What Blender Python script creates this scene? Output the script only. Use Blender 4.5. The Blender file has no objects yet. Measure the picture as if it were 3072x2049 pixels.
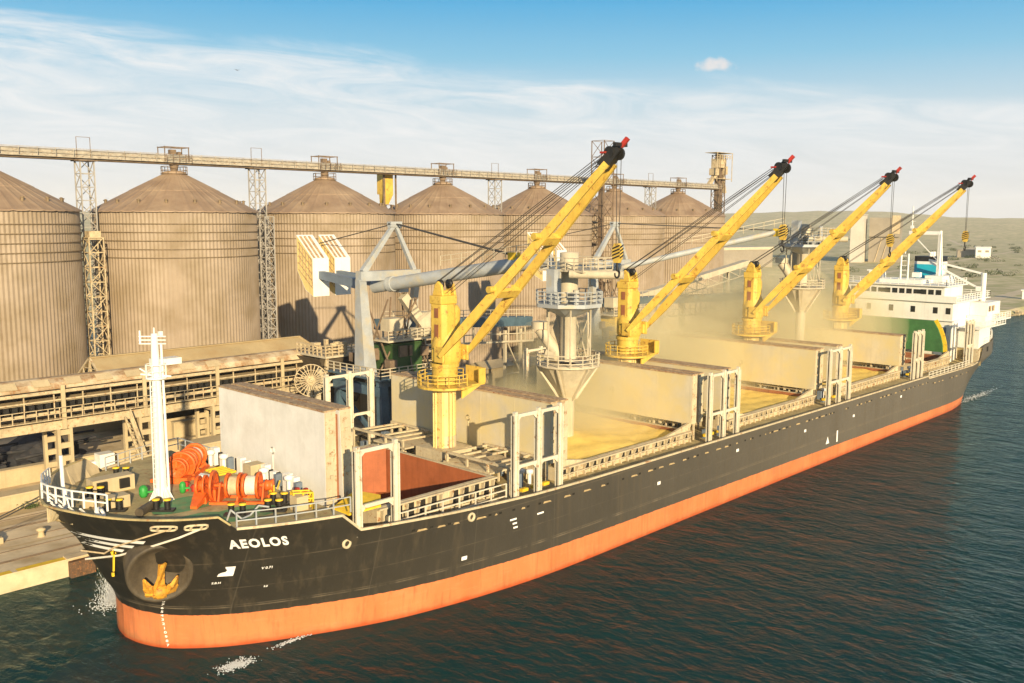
import bpy, bmesh, math, random
from mathutils import Vector, Matrix
random.seed(7)
SC=bpy.context.scene
COL=SC.collection
R=math.radians
# ------------------------------------------------------------------ helpers
class MB:
    """collects simple solids, built as one mesh object"""
    def __init__(s): s.v=[];s.f=[];s.mi=[];s.sf=[];s.cur=0;s.M=None;s.smooth=False
    def add(s,vs,fs,smooth=None):
        b=len(s.v)
        for p in vs:
            p=Vector(p)
            if s.M is not None: p=s.M@p
            s.v.append(p)
        sm=s.smooth if smooth is None else smooth
        for f in fs:
            s.f.append([b+i for i in f]);s.mi.append(s.cur);s.sf.append(sm)
    def box(s,x0,x1,y0,y1,z0,z1):
        if x0>x1:x0,x1=x1,x0
        if y0>y1:y0,y1=y1,y0
        if z0>z1:z0,z1=z1,z0
        s.add([(x0,y0,z0),(x1,y0,z0),(x1,y1,z0),(x0,y1,z0),(x0,y0,z1),(x1,y0,z1),(x1,y1,z1),(x0,y1,z1)],
              [(0,3,2,1),(4,5,6,7),(0,1,5,4),(1,2,6,5),(2,3,7,6),(3,0,4,7)])
    def cbox(s,c,sx,sy,sz): s.box(c[0]-sx/2,c[0]+sx/2,c[1]-sy/2,c[1]+sy/2,c[2]-sz/2,c[2]+sz/2)
    def frame(s,p,q,up=(0,0,1)):
        p=Vector(p);q=Vector(q);d=(q-p).normalized();u=Vector(up)
        if abs(d.dot(u))>.98:u=Vector((1,0,0))
        a=d.cross(u).normalized();return p,q,d,a,a.cross(d).normalized()
    def bar(s,p,q,w,h,up=(0,0,1),w2=None,h2=None):
        p,q,d,a,b=s.frame(p,q,up);w2=w if w2 is None else w2;h2=h if h2 is None else h2
        vs=[p+a*i*w/2+b*j*h/2 for i,j in((-1,-1),(1,-1),(1,1),(-1,1))]+[q+a*i*w2/2+b*j*h2/2 for i,j in((-1,-1),(1,-1),(1,1),(-1,1))]
        s.add(vs,[(0,1,2,3),(7,6,5,4),(0,4,5,1),(1,5,6,2),(2,6,7,3),(3,7,4,0)],False)
    def tube(s,p,q,r,n=8,r2=None,cap=True,smooth=True):
        p,q,d,a,b=s.frame(p,q);r2=r if r2 is None else r2
        A=[2*math.pi*i/n for i in range(n)]
        vs=[p+(a*math.cos(t)+b*math.sin(t))*r for t in A]+[q+(a*math.cos(t)+b*math.sin(t))*r2 for t in A]
        s.add(vs,[(i,n+i,n+(i+1)%n,(i+1)%n) for i in range(n)],smooth)
        if cap: s.add(vs,[tuple(range(n)),tuple(range(2*n-1,n-1,-1))],False)
    def path(s,P,r,n=6):
        for p,q in zip(P,P[1:]): s.tube(p,q,r,n)
    def lathe(s,prof,o=(0,0,0),axis=(0,0,1),n=24,smooth=True,a0=0,cap=False):
        o=Vector(o);ax=Vector(axis).normalized();u=Vector((1,0,0)) if abs(ax.x)<.9 else Vector((0,1,0))
        a=(u-ax*u.dot(ax)).normalized();b=ax.cross(a)
        vs=[]
        for r,z in prof:
            for i in range(n):
                t=2*math.pi*i/n+a0;vs.append(o+ax*z+(a*math.cos(t)+b*math.sin(t))*r)
        fs=[]
        for j in range(len(prof)-1):
            for i in range(n):
                fs.append((j*n+i,j*n+(i+1)%n,(j+1)*n+(i+1)%n,(j+1)*n+i))
        s.add(vs,fs,smooth)
        if cap:
            m=(len(prof)-1)*n
            s.add(vs,[tuple(range(n-1,-1,-1)),tuple(range(m,m+n))],False)
    def prism(s,poly,d,smooth=False):
        n=len(poly);d=Vector(d);P=[Vector(p) for p in poly]
        s.add(P+[p+d for p in P],[tuple(range(n-1,-1,-1)),tuple(range(n,2*n))]+[(i,(i+1)%n,n+(i+1)%n,n+i) for i in range(n)],smooth)
    def grid(s,rows,smooth=True,flip=False):
        m=len(rows[0]);vs=[p for r in rows for p in r];fs=[]
        for j in range(len(rows)-1):
            for i in range(m-1):
                q=(j*m+i,j*m+i+1,(j+1)*m+i+1,(j+1)*m+i);fs.append(q[::-1] if flip else q)
        s.add(vs,fs,smooth)
    def rail(s,P,h=1.1,step=1.6,r=.035,nr=3):
        """a post-and-rail guard along the polyline P (at deck level)"""
        first=True
        for p,q in zip(P,P[1:]):
            p=Vector(p);q=Vector(q);L=(q-p).length;n=max(1,round(L/step))
            for i in range(n+1):
                a=p.lerp(q,i/n)
                if (i==0 and not first) or (i==n and (a-Vector(P[0])).length<.01): continue
                s.bar(a,a+Vector((0,0,h)),r*2,r*2)
            first=False
            for k in range(nr):
                z=Vector((0,0,h*(k+1)/nr));s.bar(p+z,q+z,r*1.7,r*1.7)
    def lattice(s,x,y,z0,z1,w,d=None,bay=None,t=.1,wt=None):
        """a square lattice mast"""
        d=w if d is None else d;bay=bay or w;wt=w if wt is None else wt
        n=max(1,round((z1-z0)/bay))
        def c(i,k):
            f=w+(wt-w)*k/n;g=d*f/w
            return Vector((x+(-1,1,1,-1)[i]*f/2,y+(-1,-1,1,1)[i]*g/2,z0+(z1-z0)*k/n))
        for i in range(4): s.bar(c(i,0),c(i,n),t,t)
        for k in range(n):
            for i in range(4):
                j=(i+1)%4
                s.bar(c(i,k),c(j,k+1),t*.6,t*.6) if k%2 else s.bar(c(j,k),c(i,k+1),t*.6,t*.6)
                s.bar(c(i,k+1),c(j,k+1),t*.6,t*.6)
    def ladder(s,p,q,w=.5,side=(1,0,0),st=.35,r=.03):
        p=Vector(p);q=Vector(q);a=Vector(side)*w/2
        s.bar(p-a,q-a,r*2,r*2);s.bar(p+a,q+a,r*2,r*2);n=max(1,int((q-p).length/st))
        for i in range(1,n):
            c=p.lerp(q,i/n);s.bar(c-a,c+a,r,r)
    def build(s,name,mats,parent=None,org=None,bev=0):
        if not isinstance(mats,(list,tuple)): mats=[mats]
        pw=WL[parent] if parent else Vector((0,0,0))
        if org is None:
            if parent: org=pw
            else:
                xs=[p.x for p in s.v];ys=[p.y for p in s.v];org=Vector(((min(xs)+max(xs))/2,(min(ys)+max(ys))/2,min(p.z for p in s.v)))
        org=Vector(org)
        me=bpy.data.meshes.new(name)
        me.from_pydata([p-org for p in s.v],[],s.f)
        for m in mats: me.materials.append(m)
        me.polygons.foreach_set('material_index',s.mi);me.polygons.foreach_set('use_smooth',s.sf)
        me.update()
        o=bpy.data.objects.new(name,me);COL.objects.link(o);o.location=org-pw
        if parent:o.parent=parent
        WL[o]=org
        if bev:
            b=o.modifiers.new('bevel','BEVEL');b.width=bev;b.segments=2;b.limit_method='ANGLE'
        return o
WL={}
def thing(name,label,cat,loc,group=None):
    o=bpy.data.objects.new(name,None);COL.objects.link(o);o.location=loc;o.empty_display_size=.5
    WL[o]=Vector(loc);return tag(o,label,cat,group)
def tag(o,label,cat=None,group=None,kind=None):
    if label:o['label']=label
    if cat:o['category']=cat
    if group:o['group']=group
    if kind:o['kind']=kind
    return o
def kids(o): return [c for c in bpy.data.objects if c.parent==o]
CH={}
def copy_tree(o,dloc=(0,0,0),parent=None,first=True):
    c=o.copy();COL.objects.link(c)
    if first:c.location=o.location+Vector(dloc)
    if parent:c.parent=parent
    WL[c]=WL[o]+Vector(dloc)
    for ch in kids(o): copy_tree(ch,dloc if False else (0,0,0),c,False)
    for ch in kids(c): WL[ch]=WL[c]
    return c
# ------------------------------------------------------------------ materials
def mat(name,col,rough=.6,metal=0,var=.25,scale=.6,streak=0,rust=None,rustamt=.0,bump=0,bscale=8,spec=.4,dirt=None,dirtamt=0,corr=None):
    m=bpy.data.materials.new(name);m.use_nodes=True;nt=m.node_tree;N=nt.nodes;L=nt.links
    b=N['Principled BSDF'];b.inputs['Roughness'].default_value=rough;b.inputs['Metallic'].default_value=metal
    b.inputs['Specular IOR Level'].default_value=spec
    geo=N.new('ShaderNodeNewGeometry')
    def noise(sc,vec=None,det=4,rgh=.6):
        n=N.new('ShaderNodeTexNoise');n.inputs['Scale'].default_value=sc;n.inputs['Detail'].default_value=det;n.inputs['Roughness'].default_value=rgh
        L.new(vec or geo.outputs['Position'],n.inputs['Vector']);return n.outputs['Fac']
    def ramp(fac,a,b2):
        r=N.new('ShaderNodeMapRange');r.inputs['From Min'].default_value=a;r.inputs['From Max'].default_value=b2;L.new(fac,r.inputs['Value']);return r.outputs[0]
    def mix(fac,a,b2,mode='MIX'):
        x=N.new('ShaderNodeMix');x.data_type='RGBA';x.blend_type=mode
        for s_,v_ in ((x.inputs['Factor'],fac),(x.inputs['A'],a),(x.inputs['B'],b2)):
            if isinstance(v_,(int,float)): s_.default_value=v_
            elif isinstance(v_,tuple): s_.default_value=v_+(1,)
            else: L.new(v_,s_)
        return x.outputs['Result']
    c=tuple(col)
    dk=tuple(x*(1-var) for x in c);lt=tuple(min(1,x*(1+var)) for x in c)
    out=mix(ramp(noise(scale),.3,.7),dk,lt)
    if var>0: out=mix(ramp(noise(scale*9,det=3),.35,.65),mix(.5*var,out,(0,0,0)),out)
    if streak:
        mp=N.new('ShaderNodeMapping');mp.inputs['Scale'].default_value=(2.2,2.2,.12);L.new(geo.outputs['Position'],mp.inputs['Vector'])
        st=ramp(noise(1.3,mp.outputs[0],det=5),.5,.75)
        s2=N.new('ShaderNodeMath');s2.operation='MULTIPLY';s2.inputs[1].default_value=streak;L.new(st,s2.inputs[0])
        out=mix(s2.outputs[0],out,tuple(x*.35 for x in c))
    if rust:
        r=ramp(noise(scale*2.2+.5,det=8,rgh=.75),.62-.25*rustamt,.7-.2*rustamt)
        out=mix(r,out,rust)
    if dirt:
        r=ramp(noise(scale*.8+.1,det=6),.55-.4*dirtamt,.8-.4*dirtamt);out=mix(r,out,dirt)
    if corr:
        # fine parallel ribs: (axis,freq,dark)
        sx=N.new('ShaderNodeSeparateXYZ');L.new(geo.outputs['Position'],sx.inputs[0])
        w=N.new('ShaderNodeMath');w.operation='SINE';k=N.new('ShaderNodeMath');k.operation='MULTIPLY';k.inputs[1].default_value=corr[1]
        L.new(sx.outputs[corr[0]],k.inputs[0]);L.new(k.outputs[0],w.inputs[0])
        out=mix(ramp(w.outputs[0],-1,1),mix(corr[2],out,(0,0,0)),out)
    L.new(out,b.inputs['Base Color'])
    if bump:
        bp=N.new('ShaderNodeBump');bp.inputs['Strength'].default_value=bump;bp.inputs['Distance'].default_value=.1
        L.new(noise(bscale,det=6),bp.inputs['Height']);L.new(bp.outputs[0],b.inputs['Normal'])
    return m
M={}
M['cream']=mat('cream_paint',(.56,.47,.31),.55,var=.15,streak=.35,rust=(.28,.11,.03),rustamt=.25)
M['white']=mat('white_paint',(.80,.78,.72),.45,var=.06,streak=.15)
M['rail']=mat('rail_white',(.66,.6,.47),.5,var=.12,rust=(.3,.13,.04),rustamt=.2)
M['cover']=mat('hatch_grey',(.75,.735,.69),.6,var=.07,scale=.35,streak=.1,dirt=(.62,.60,.55),dirtamt=.2)
M['coverd']=mat('hatch_dusty',(.57,.51,.38),.7,var=.1,scale=.3,streak=.18,dirt=(.60,.50,.27),dirtamt=.5)
M['rustedge']=mat('rusty_edge',(.46,.33,.19),.8,var=.3,scale=1.5,rust=(.26,.10,.04),rustamt=.45)
M['holdor']=mat('hold_orange',(.40,.12,.045),.6,var=.18,scale=.5,streak=.3)
M['holdbr']=mat('hold_brown',(.30,.115,.05),.7,var=.25,scale=.5,streak=.4)
M['holddk']=mat('hold_dark',(.05,.02,.012),.8)
M['winch']=mat('winch_orange',(.72,.13,.02),.45,var=.2,scale=2)
M['deck']=mat('deck_olive',(.42,.335,.16),.8,var=.3,scale=.7,rust=(.3,.13,.05),rustamt=.25)
M['deckgr']=mat('deck_green',(.12,.28,.12),.75,var=.25,scale=.9,dirt=(.25,.22,.1),dirtamt=.1)
M['yellow']=mat('crane_yellow',(.65,.435,.075),.5,var=.13,scale=.6,streak=.32,rust=(.3,.13,.03),rustamt=.28)
M['yellowp']=mat('crane_pale_yellow',(.80,.62,.24),.5,var=.1,scale=.6,streak=.3,rust=(.4,.16,.03),rustamt=.2)
M['yelmark']=mat('yellow_mark',(.8,.52,.03),.6,var=.15,scale=2)
M['black']=mat('black_steel',(.018,.017,.015),.5)
M['wire']=mat('wire_rope',(.05,.045,.04),.6,var=.2)
M['dark']=mat('dark_gap',(.02,.017,.012),.8)
M['glass']=mat('window_glass',(.015,.018,.02),.08,var=0,spec=.6)
M['red']=mat('red_paint',(.42,.03,.02),.6,rust=(.12,.04,.02),rustamt=.3)
M['green']=mat('green_cover',(.05,.16,.05),.6,var=.25,scale=.4)
M['bluegrey']=mat('shade_blue',(.16,.2,.25),.6,var=.15)
M['anchor']=mat('anchor_yellow',(.68,.33,.035),.6,var=.3,scale=2,rust=(.25,.08,.02),rustamt=.4)
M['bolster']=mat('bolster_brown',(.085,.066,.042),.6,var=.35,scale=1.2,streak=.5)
M['silo']=mat('silo_galv',(.335,.262,.188),.55,var=.1,scale=.12,streak=.15,dirt=(.24,.18,.11),dirtamt=.3)
M['siloroof']=mat('silo_roof',(.29,.20,.13),.6,var=.15,scale=.25,dirt=(.36,.26,.17),dirtamt=.3)
M['siloring']=mat('silo_ring',(.2,.145,.085),.6)
M['steel']=mat('pale_truss',(.52,.42,.26),.6,var=.25,scale=1.2,rust=(.3,.14,.05),rustamt=.3)
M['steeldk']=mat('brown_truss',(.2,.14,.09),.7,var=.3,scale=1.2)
M['conv']=mat('conveyor_grey',(.40,.36,.29),.65,var=.25,scale=1.2,rust=(.25,.14,.07),rustamt=.3)
M['towergrey']=mat('tower_grey',(.36,.335,.30),.6,var=.2)
M['loader']=mat('loader_blue_grey',(.37,.39,.40),.5,var=.15,scale=.6,dirt=(.45,.38,.24),dirtamt=.15)
M['loaderbl']=mat('loader_blue',(.07,.12,.16),.5,var=.25,scale=.8)
M['loadercr']=mat('loader_cream',(.53,.46,.33),.6,var=.12,scale=.8,streak=.25)
M['mgreen']=mat('machine_green',(.045,.10,.03),.6,var=.3,scale=1)
M['concrete']=mat('quay_concrete',(.66,.53,.34),.85,var=.18,scale=.25,dirt=(.42,.31,.17),dirtamt=.25,bump=.3,bscale=3)
M['wallc']=mat('wall_concrete',(.50,.40,.24),.85,var=.12,scale=.4,streak=.25)
M['whroof']=mat('warehouse_roof',(.42,.32,.17),.75,var=.12,scale=.3,dirt=(.36,.25,.12),dirtamt=.25)
M['galroof']=mat('gallery_roof',(.46,.33,.19),.7,var=.2,scale=.5,rust=(.3,.15,.06),rustamt=.5,dirt=(.6,.5,.34),dirtamt=.3)
M['grain']=mat('grain',(.80,.58,.15),.9,var=.12,scale=.5,bump=.6,bscale=2)
M['rope']=mat('rope',(.58,.44,.26),.8,var=.2,scale=3)
M['ropew']=mat('rope_white',(.75,.68,.56),.8,var=.15,scale=3)
M['rubber']=mat('fender_rubber',(.12,.07,.04),.8,var=.3,scale=2,rust=(.3,.13,.05),rustamt=.4)
M['bldg']=mat('pale_building',(.55,.5,.42),.8,var=.1,scale=.1)
M['bldgdk']=mat('dark_building',(.3,.26,.2),.8,var=.15,scale=.1)  # darker brown-grey wall colour
M['bulbw']=mat('white_marks',(.9,.88,.84),.6,var=.08)
M['cyan']=mat('funnel_cyan',(.02,.42,.55),.45,var=.1)
M['leaf']=mat('leaf',(.07,.10,.025),.7,var=.4,scale=3)
M['bird']=mat('feather',(.08,.08,.08),.8)
# ------------------------------------------------------------------ hull form
def interp(x,T):
    if x<=T[0][0]: return T[0][1]
    for (a,b),(c,d) in zip(T,T[1:]):
        if x<=c: return b+(d-b)*(x-a)/(c-a)
    return T[-1][1]
STEM=[(-6,1.2),(-1,.25),(0,0),(2,0),(2.9,-.2),(4,-.8),(5.9,-1.8),(7.8,-2.8),(8.8,-3.6),(10.8,-4.9),(11.5,-5.3)]
WLB=[(0,0),(.15,1.2),(.5,2.4),(1.1,3.6),(2.4,5.0),(4.3,6.5),(8.3,8.6),(12.8,10.5),(16,11.5),(22.4,12.7),(28,13.3),(34,13.5),(120,13.5),(126,13.0),(131,11.9),(136,9.6),(142,6.0),(148,2.2),(150,0.3),(160,.2)]
TPB=[(0,0),(.2,1.1),(.7,2.8),(1.5,4.9),(2.6,6.8),(4.6,8.9),(7,10.5),(10,11.9),(13.5,12.9),(17,13.35),(21,13.5),(134,13.5),(138,13.2),(143,12.4),(147,11.2),(151,9.4),(154,7.2),(154.6,6.5),(160,6.4)]
ZTOP=[(-6,10.42),(-3,10.42),(0,10.4),(1.9,10.4),(2.3,10.3),(2.75,9.6),(3.1,9.35),(9.6,9.25),(9.9,9.0),(10.2,8.5),(10.6,8.05),(11.1,7.85),(14,7.75),(20,7.4),(27,7.1),(35,6.95),(52,6.85),(80,6.67),(111,6.55),(111.4,6.2),(130,6.0),(132,6.1),(133.5,6.6),(134.5,8.6),(136,8.8),(145,9.1),(156,9.5)]
def hermite(T,n=6):
    """smooth resample of a table (monotone enough for hull lines)"""
    out=[]
    for i in range(len(T)-1):
        x0,y0=T[i];x1,y1=T[i+1];h=x1-x0
        def sl(j):
            if j<=0: return (T[1][1]-T[0][1])/(T[1][0]-T[0][0])
            if j>=len(T)-1: return (T[-1][1]-T[-2][1])/(T[-1][0]-T[-2][0])
            a=(T[j][1]-T[j-1][1])/(T[j][0]-T[j-1][0]);b=(T[j+1][1]-T[j][1])/(T[j+1][0]-T[j][0])
            return 0 if a*b<=0 else 2*a*b/(a+b)
        m0,m1=sl(i),sl(i+1)
        for k in range(n):
            t=k/n;out.append((x0+h*t,(2*t**3-3*t*t+1)*y0+(t**3-2*t*t+t)*h*m0+(-2*t**3+3*t*t)*y1+(t**3-t*t)*h*m1))
    out.append(T[-1]);return out
WLS=hermite(WLB);TPS=hermite(TPB);STS=hermite(STEM)
def xstem(z): return interp(z,STS)
def hull_y(x,z):
    s=x-xstem(z)*max(0.,1-max(0.,x)/40.)
    g=min(1.,max(0.,z/10.4))**1.25
    if x>60: g=min(1.,max(0.,(z-.2)/6.3))
    return interp(s,WLS)*(1-g)+interp(s,TPS)*g
def ztop(x): return interp(x,ZTOP)
def text_geo(body,size,bold=.02,sp=1):
    cu=bpy.data.curves.new('txt','FONT');cu.body=body;cu.size=size;cu.resolution_u=3;cu.offset=size*bold;cu.space_character=sp
    o=bpy.data.objects.new('txt',cu);COL.objects.link(o)
    me=bpy.data.meshes.new_from_object(o.evaluated_get(bpy.context.evaluated_depsgraph_get()))
    vs=[v.co.copy() for v in me.vertices];fs=[tuple(p.vertices) for p in me.polygons]
    bpy.data.objects.remove(o);bpy.data.curves.remove(cu);bpy.data.meshes.remove(me)
    return vs,fs
# ------------------------------------------------------------------ hull material
def hull_mat():
    m=bpy.data.materials.new('hull_paint');m.use_nodes=True;nt=m.node_tree;N=nt.nodes;L=nt.links
    b=N['Principled BSDF'];b.inputs['Roughness'].default_value=.42;b.inputs['Specular IOR Level'].default_value=.4
    geo=N.new('ShaderNodeNewGeometry');P=geo.outputs['Position']
    sx=N.new('ShaderNodeSeparateXYZ');L.new(P,sx.inputs[0])
    def math_(op,a,b2=None,c=None):
        n=N.new('ShaderNodeMath');n.operation=op
        for i,v in enumerate((a,b2,c)):
            if v is None: continue
            if isinstance(v,(int,float)): n.inputs[i].default_value=v
            else: L.new(v,n.inputs[i])
        return n.outputs[0]
    def noise(sc,scale3=(1,1,1),det=5,rg=.6):
        mp=N.new('ShaderNodeMapping');mp.inputs['Scale'].default_value=scale3;L.new(P,mp.inputs['Vector'])
        n=N.new('ShaderNodeTexNoise');n.inputs['Scale'].default_value=sc;n.inputs['Detail'].default_value=det;n.inputs['Roughness'].default_value=rg
        L.new(mp.outputs[0],n.inputs['Vector']);return n.outputs['Fac']
    def rng(v,a,b2,c=0,d=1):
        r=N.new('ShaderNodeMapRange');L.new(v,r.inputs['Value'])
        for k,x in zip(('From Min','From Max','To Min','To Max'),(a,b2,c,d)): r.inputs[k].default_value=x
        return r.outputs[0]
    def mix(f,a,b2):
        x=N.new('ShaderNodeMix');x.data_type='RGBA'
        for s_,v_ in ((x.inputs['Factor'],f),(x.inputs['A'],a),(x.inputs['B'],b2)):
            if isinstance(v_,(int,float)): s_.default_value=v_
            elif isinstance(v_,tuple): s_.default_value=v_+(1,)
            else: L.new(v_,s_)
        return x.outputs['Result']
    X,Y,Z=sx.outputs
    # black topsides: pale grey blend growing aft, vertical runs, scuffed plate seams
    blk=mix(rng(noise(.25),.3,.7),(.009,.0085,.007),(.018,.016,.012))
    dust=math_('MULTIPLY',rng(noise(.12),.3,.7,.75,1),rng(X,0,90,.10,.95))  # blend to pale grey, uneven, stronger towards the stern
    blk=mix(dust,blk,(.145,.125,.095))  # pale grey blend, stronger towards the stern
    run=math_('MULTIPLY',rng(noise(1.1,(1.5,1.5,.1)),.52,.78),.55)
    blk=mix(run,blk,(.10,.078,.05))
    def seam(z0,w,amt):
        d=math_('ABSOLUTE',math_('SUBTRACT',Z,z0))
        k=rng(d,w,0);return math_('MULTIPLY',math_('MULTIPLY',k,amt),rng(noise(.8,(1,1,.3)),.35,.65))
    for z0,w,a in ((6.66,.05,.5),(4.55,.045,.4),(2.95,.07,.9),(3.1,.05,.7)): blk=mix(seam(z0,w,a),blk,(.2,.16,.11))
    vx=math_('ABSOLUTE',math_('SUBTRACT',math_('FRACT',math_('MULTIPLY',X,.118)),.5))
    blk=mix(math_('MULTIPLY',rng(vx,.006,0),.35),blk,(.13,.11,.08))
    # antifouling band
    org=mix(rng(noise(.35,(1,1,.5)),.3,.7),(.58,.165,.055),(.68,.225,.085))
    org=mix(math_('MULTIPLY',rng(noise(1.2,(.4,.4,2.2)),.55,.8),.5),org,(.74,.27,.12))
    org=mix(math_('MULTIPLY',rng(noise(2.0,(1.6,1.6,.12)),.52,.75),.5),org,(.26,.09,.035))
    org=mix(math_('MULTIPLY',rng(noise(.5,(1,1,.6),8,.7),.56,.7),.45),org,(.40,.16,.08))
    org=mix(math_('MULTIPLY',rng(math_('ADD',Z,rng(noise(1.4),0,1,-.5,.5)),.75,.35),.35),org,(.20,.12,.05))
    wet=rng(math_('ADD',Z,rng(noise(.9),0,1,-.25,.25)),.35,.05)
    org=mix(math_('MULTIPLY',wet,.75),org,(.42,.05,.008))
    zl=math_('SUBTRACT',math_('ADD',Z,rng(noise(1.7,(1,1,.2)),.3,.7,-.035,.035)),math_('ADD',math_('MULTIPLY',X,-.0098),2.44))
    col=mix(rng(zl,-.012,.012),org,blk)
    L.new(col,b.inputs['Base Color'])
    bp=N.new('ShaderNodeBump');bp.inputs['Strength'].default_value=.22;bp.inputs['Distance'].default_value=.15
    fs_=math_('MULTIPLY',math_('SINE',math_('MULTIPLY',X,7.6)),.12)
    L.new(math_('ADD',math_('ADD',noise(.45,(1,1,1)),fs_),math_('MULTIPLY',noise(1.6,(1,1,1)),.35)),bp.inputs['Height']);L.new(bp.outputs[0],b.inputs['Normal'])
    return m
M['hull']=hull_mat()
# ------------------------------------------------------------------ ship
ship=thing('bulk_carrier','long black hulled bulk carrier with orange waterline band and four yellow cranes','cargo ship',(75,0,0))
def part(mb,name,mats,par=None,org=None,bev=0): return mb.build(name,mats,par or ship,org,bev)
stn=[0,.03,.08,.15,.25,.4,.6,.85,1.15,1.5,1.9,2.4,3,3.7,4.4,5.1,5.8,6.3,6.6,6.8,7,7.15,7.3,7.45,7.6,7.8,8.0,8.3,8.8,9.6,10.5,11.5,12.5,13.2,13.6,13.9,14.1,14.25,14.4,14.55,14.7,14.85,15,15.2,15.5,16,17,18.5,20,22,25,28,31,35,40,46,52,60,70,80,90,100,110.9,111.1,111.4,111.7,114,118,122,125,128,130,131.5,132.5,133.3,133.8,134.2,134.6,135.2,136.5,138.5,141,143.5,146,148.5,150.5,152.3,153.6,154.4,154.6]
def station(s,n=26,zb=-.8):
    row=[]
    for j in range(n+1):
        v=j/n;x=s;z=0
        for _ in range(25):
            z=zb+(ztop(x)-zb)*v;x=.5*x+.5*(s+xstem(z)*max(0.,1-max(0.,x)/40.))
        row.append((x,max(0.,hull_y(x,z)) if s>0 else 0,z))
    return row
ROW=[station(s) for s in stn]
h=MB()
h.grid([[(x,-y,z) for x,y,z in r] for r in ROW],True)
h.grid([[(x,y,z) for x,y,z in r] for r in ROW],True,True)
e=ROW[-1]
h.grid([[(x,-y,z) for x,y,z in e],[(x,y,z) for x,y,z in e]],False)
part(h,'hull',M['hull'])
# bulbous bow just under the surface
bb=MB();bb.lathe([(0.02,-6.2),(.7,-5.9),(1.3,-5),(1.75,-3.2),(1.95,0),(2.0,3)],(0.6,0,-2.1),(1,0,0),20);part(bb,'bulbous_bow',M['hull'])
TOPS=[r[-1] for r in ROW]
def edge_pts(x0,x1,inset=0,zf=None):
    out=[]
    for (x,y,z) in TOPS:
        if x0<=x<=x1: out.append((x,max(0,y-inset),zf(x) if zf else z))
    return out
# edge mouldings: a light-coloured rounded bar along the top of the plating
mo=MB()
for sgn in (-1,1):
    mo=MB();P=[Vector((x,sgn*(y-.02),z+.02)) for x,y,z in TOPS if x>2.9 and x<133]
    for a,b in zip(P,P[1:]): mo.bar(a,b,.16,.16)
    part(mo,'gunwale_bar',M['cream'])
mo=MB()
P=[Vector((x,-(y-.02),z+.02)) for x,y,z in TOPS if x<=2.95];P=P[::-1]+[Vector((x,(y-.02),z+.02)) for x,y,z in TOPS if x<=2.95][1:]
for a,b in zip(P,P[1:]): mo.bar(a,b,.14,.12)
part(mo,'bulwark_cap',M['deck'])
# inner bulwark lining + stays
ib=MB();FD=9.25
for sgn in (-1,1):
    rows=[]
    for (x,y,z) in TOPS:
        if x<=3.0 and z>FD+.05:
            rows.append([(x+.1,sgn*max(0,min(y-.12,hull_y(x+.05,FD)-.14)),FD),(x+.1,sgn*max(0,y-.13),z)])
    ib.grid(rows,False,sgn<0)
    for (x,y,z) in TOPS[6::2]:
        if x<=2.2: ib.prism([(x+.15,sgn*max(0,y-.13),z-.1),(x+.15,sgn*max(0,min(y-.13,hull_y(x,FD)-.15)),FD),(x+.45,sgn*max(0,y-.9),FD)],(.06,0,0))
rows=[[(x,sgn*max(0,y-.1),z) for sgn in (1,-1)] for x,y,z in TOPS if 10<x<19]
part(ib,'bulwark_lining',M['wallc'])
# forecastle deck, green walkway patches
fd=MB();xs=[-4.1+.35*i for i in range(43)]
fd.grid([[(x,-max(0,hull_y(x,FD)-.05),FD),(x,0,FD),(x,max(0,hull_y(x,FD)-.05),FD)] for x in [x_ for x_ in xs if x_<9.9]+[9.9]],False,True)
w=hull_y(9.9,8.9)-.12;w2=hull_y(9.9,6.5)-.12
fd.add([(9.9,-w,FD),(9.9,w,FD),(9.9,w2,6.3),(9.9,-w2,6.3)],[(0,1,2,3)])
part(fd,'forecastle_deck',M['deck'])
gp=MB()
for cx,cy,rx,ry in ((3.4,-2.6,2.2,1.9),(5.4,-7.2,2.6,1.7),(2.6,-6.2,1.8,1.3)):
    pts=[(cx+rx*math.cos(t)*(1+.18*math.sin(3*t+cx)),cy+ry*math.sin(t)*(1+.15*math.cos(2*t)),FD+.012+.004*(cx>3)+.004*(cx>5)) for t in [2*math.pi*i/24 for i in range(24)]]
    gp.add(pts,[tuple(range(24))])
part(gp,'green_deck_coating',M['deckgr'])
# main deck: strips round the hatch openings (fore, aft, half width)
HO=[(14.5,25.7,7.35),(33.6,53.6,10.2),(61.2,80.8,10.2),(88.2,107.3,10.2),(115.2,127.6,10.2)]
DZ=6.35
def dz(x): return min(DZ,ztop(x)-.12)
md=MB()
def strip(x0,x1,ya,yb):
    n=max(2,int((x1-x0)/3));rows=[]
    for i in range(n+1):
        x=x0+(x1-x0)*i/n;e=hull_y(x,dz(x))-.02;rows.append([(x,e if ya is None else ya,dz(x)),(x,e if yb is None else yb,dz(x))])
    md.grid(rows,False);
    md.grid([[(a[0],-a[1],a[2]) for a in r] for r in rows],False,True)
prev=9.9
for k,(a,b,hw) in enumerate(HO+[(134.2,134.2,0)]):
    strip(prev,a,None,0)
    if b>a and k>0: strip(a,b,None,hw)
    if k==0:
        for sgn,y_ in ((-1,9.75),(1,4.95)):
            md.grid([[(x,sgn*(hull_y(x,dz(x))-.02),dz(x)),(x,sgn*y_,dz(x))] for x in (a,a+3,a+6,a+9,b)],False,sgn<0)
    prev=b
part(md,'main_deck',M['deck'])
pd=MB();pd.grid([[(x,-(hull_y(x,8.3)-.1),8.3),(x,hull_y(x,8.3)-.1,8.3)] for x in (134.2,137,140,143,146,149,151,153,154.5)],False,True)
w=hull_y(134.2,8)-.1;pd.add([(134.2,-w,8.3),(134.2,w,8.3),(134.2,w,5.5),(134.2,-w,5.5)],[(0,1,2,3)]);part(pd,'poop_deck',M['deck'])
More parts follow.
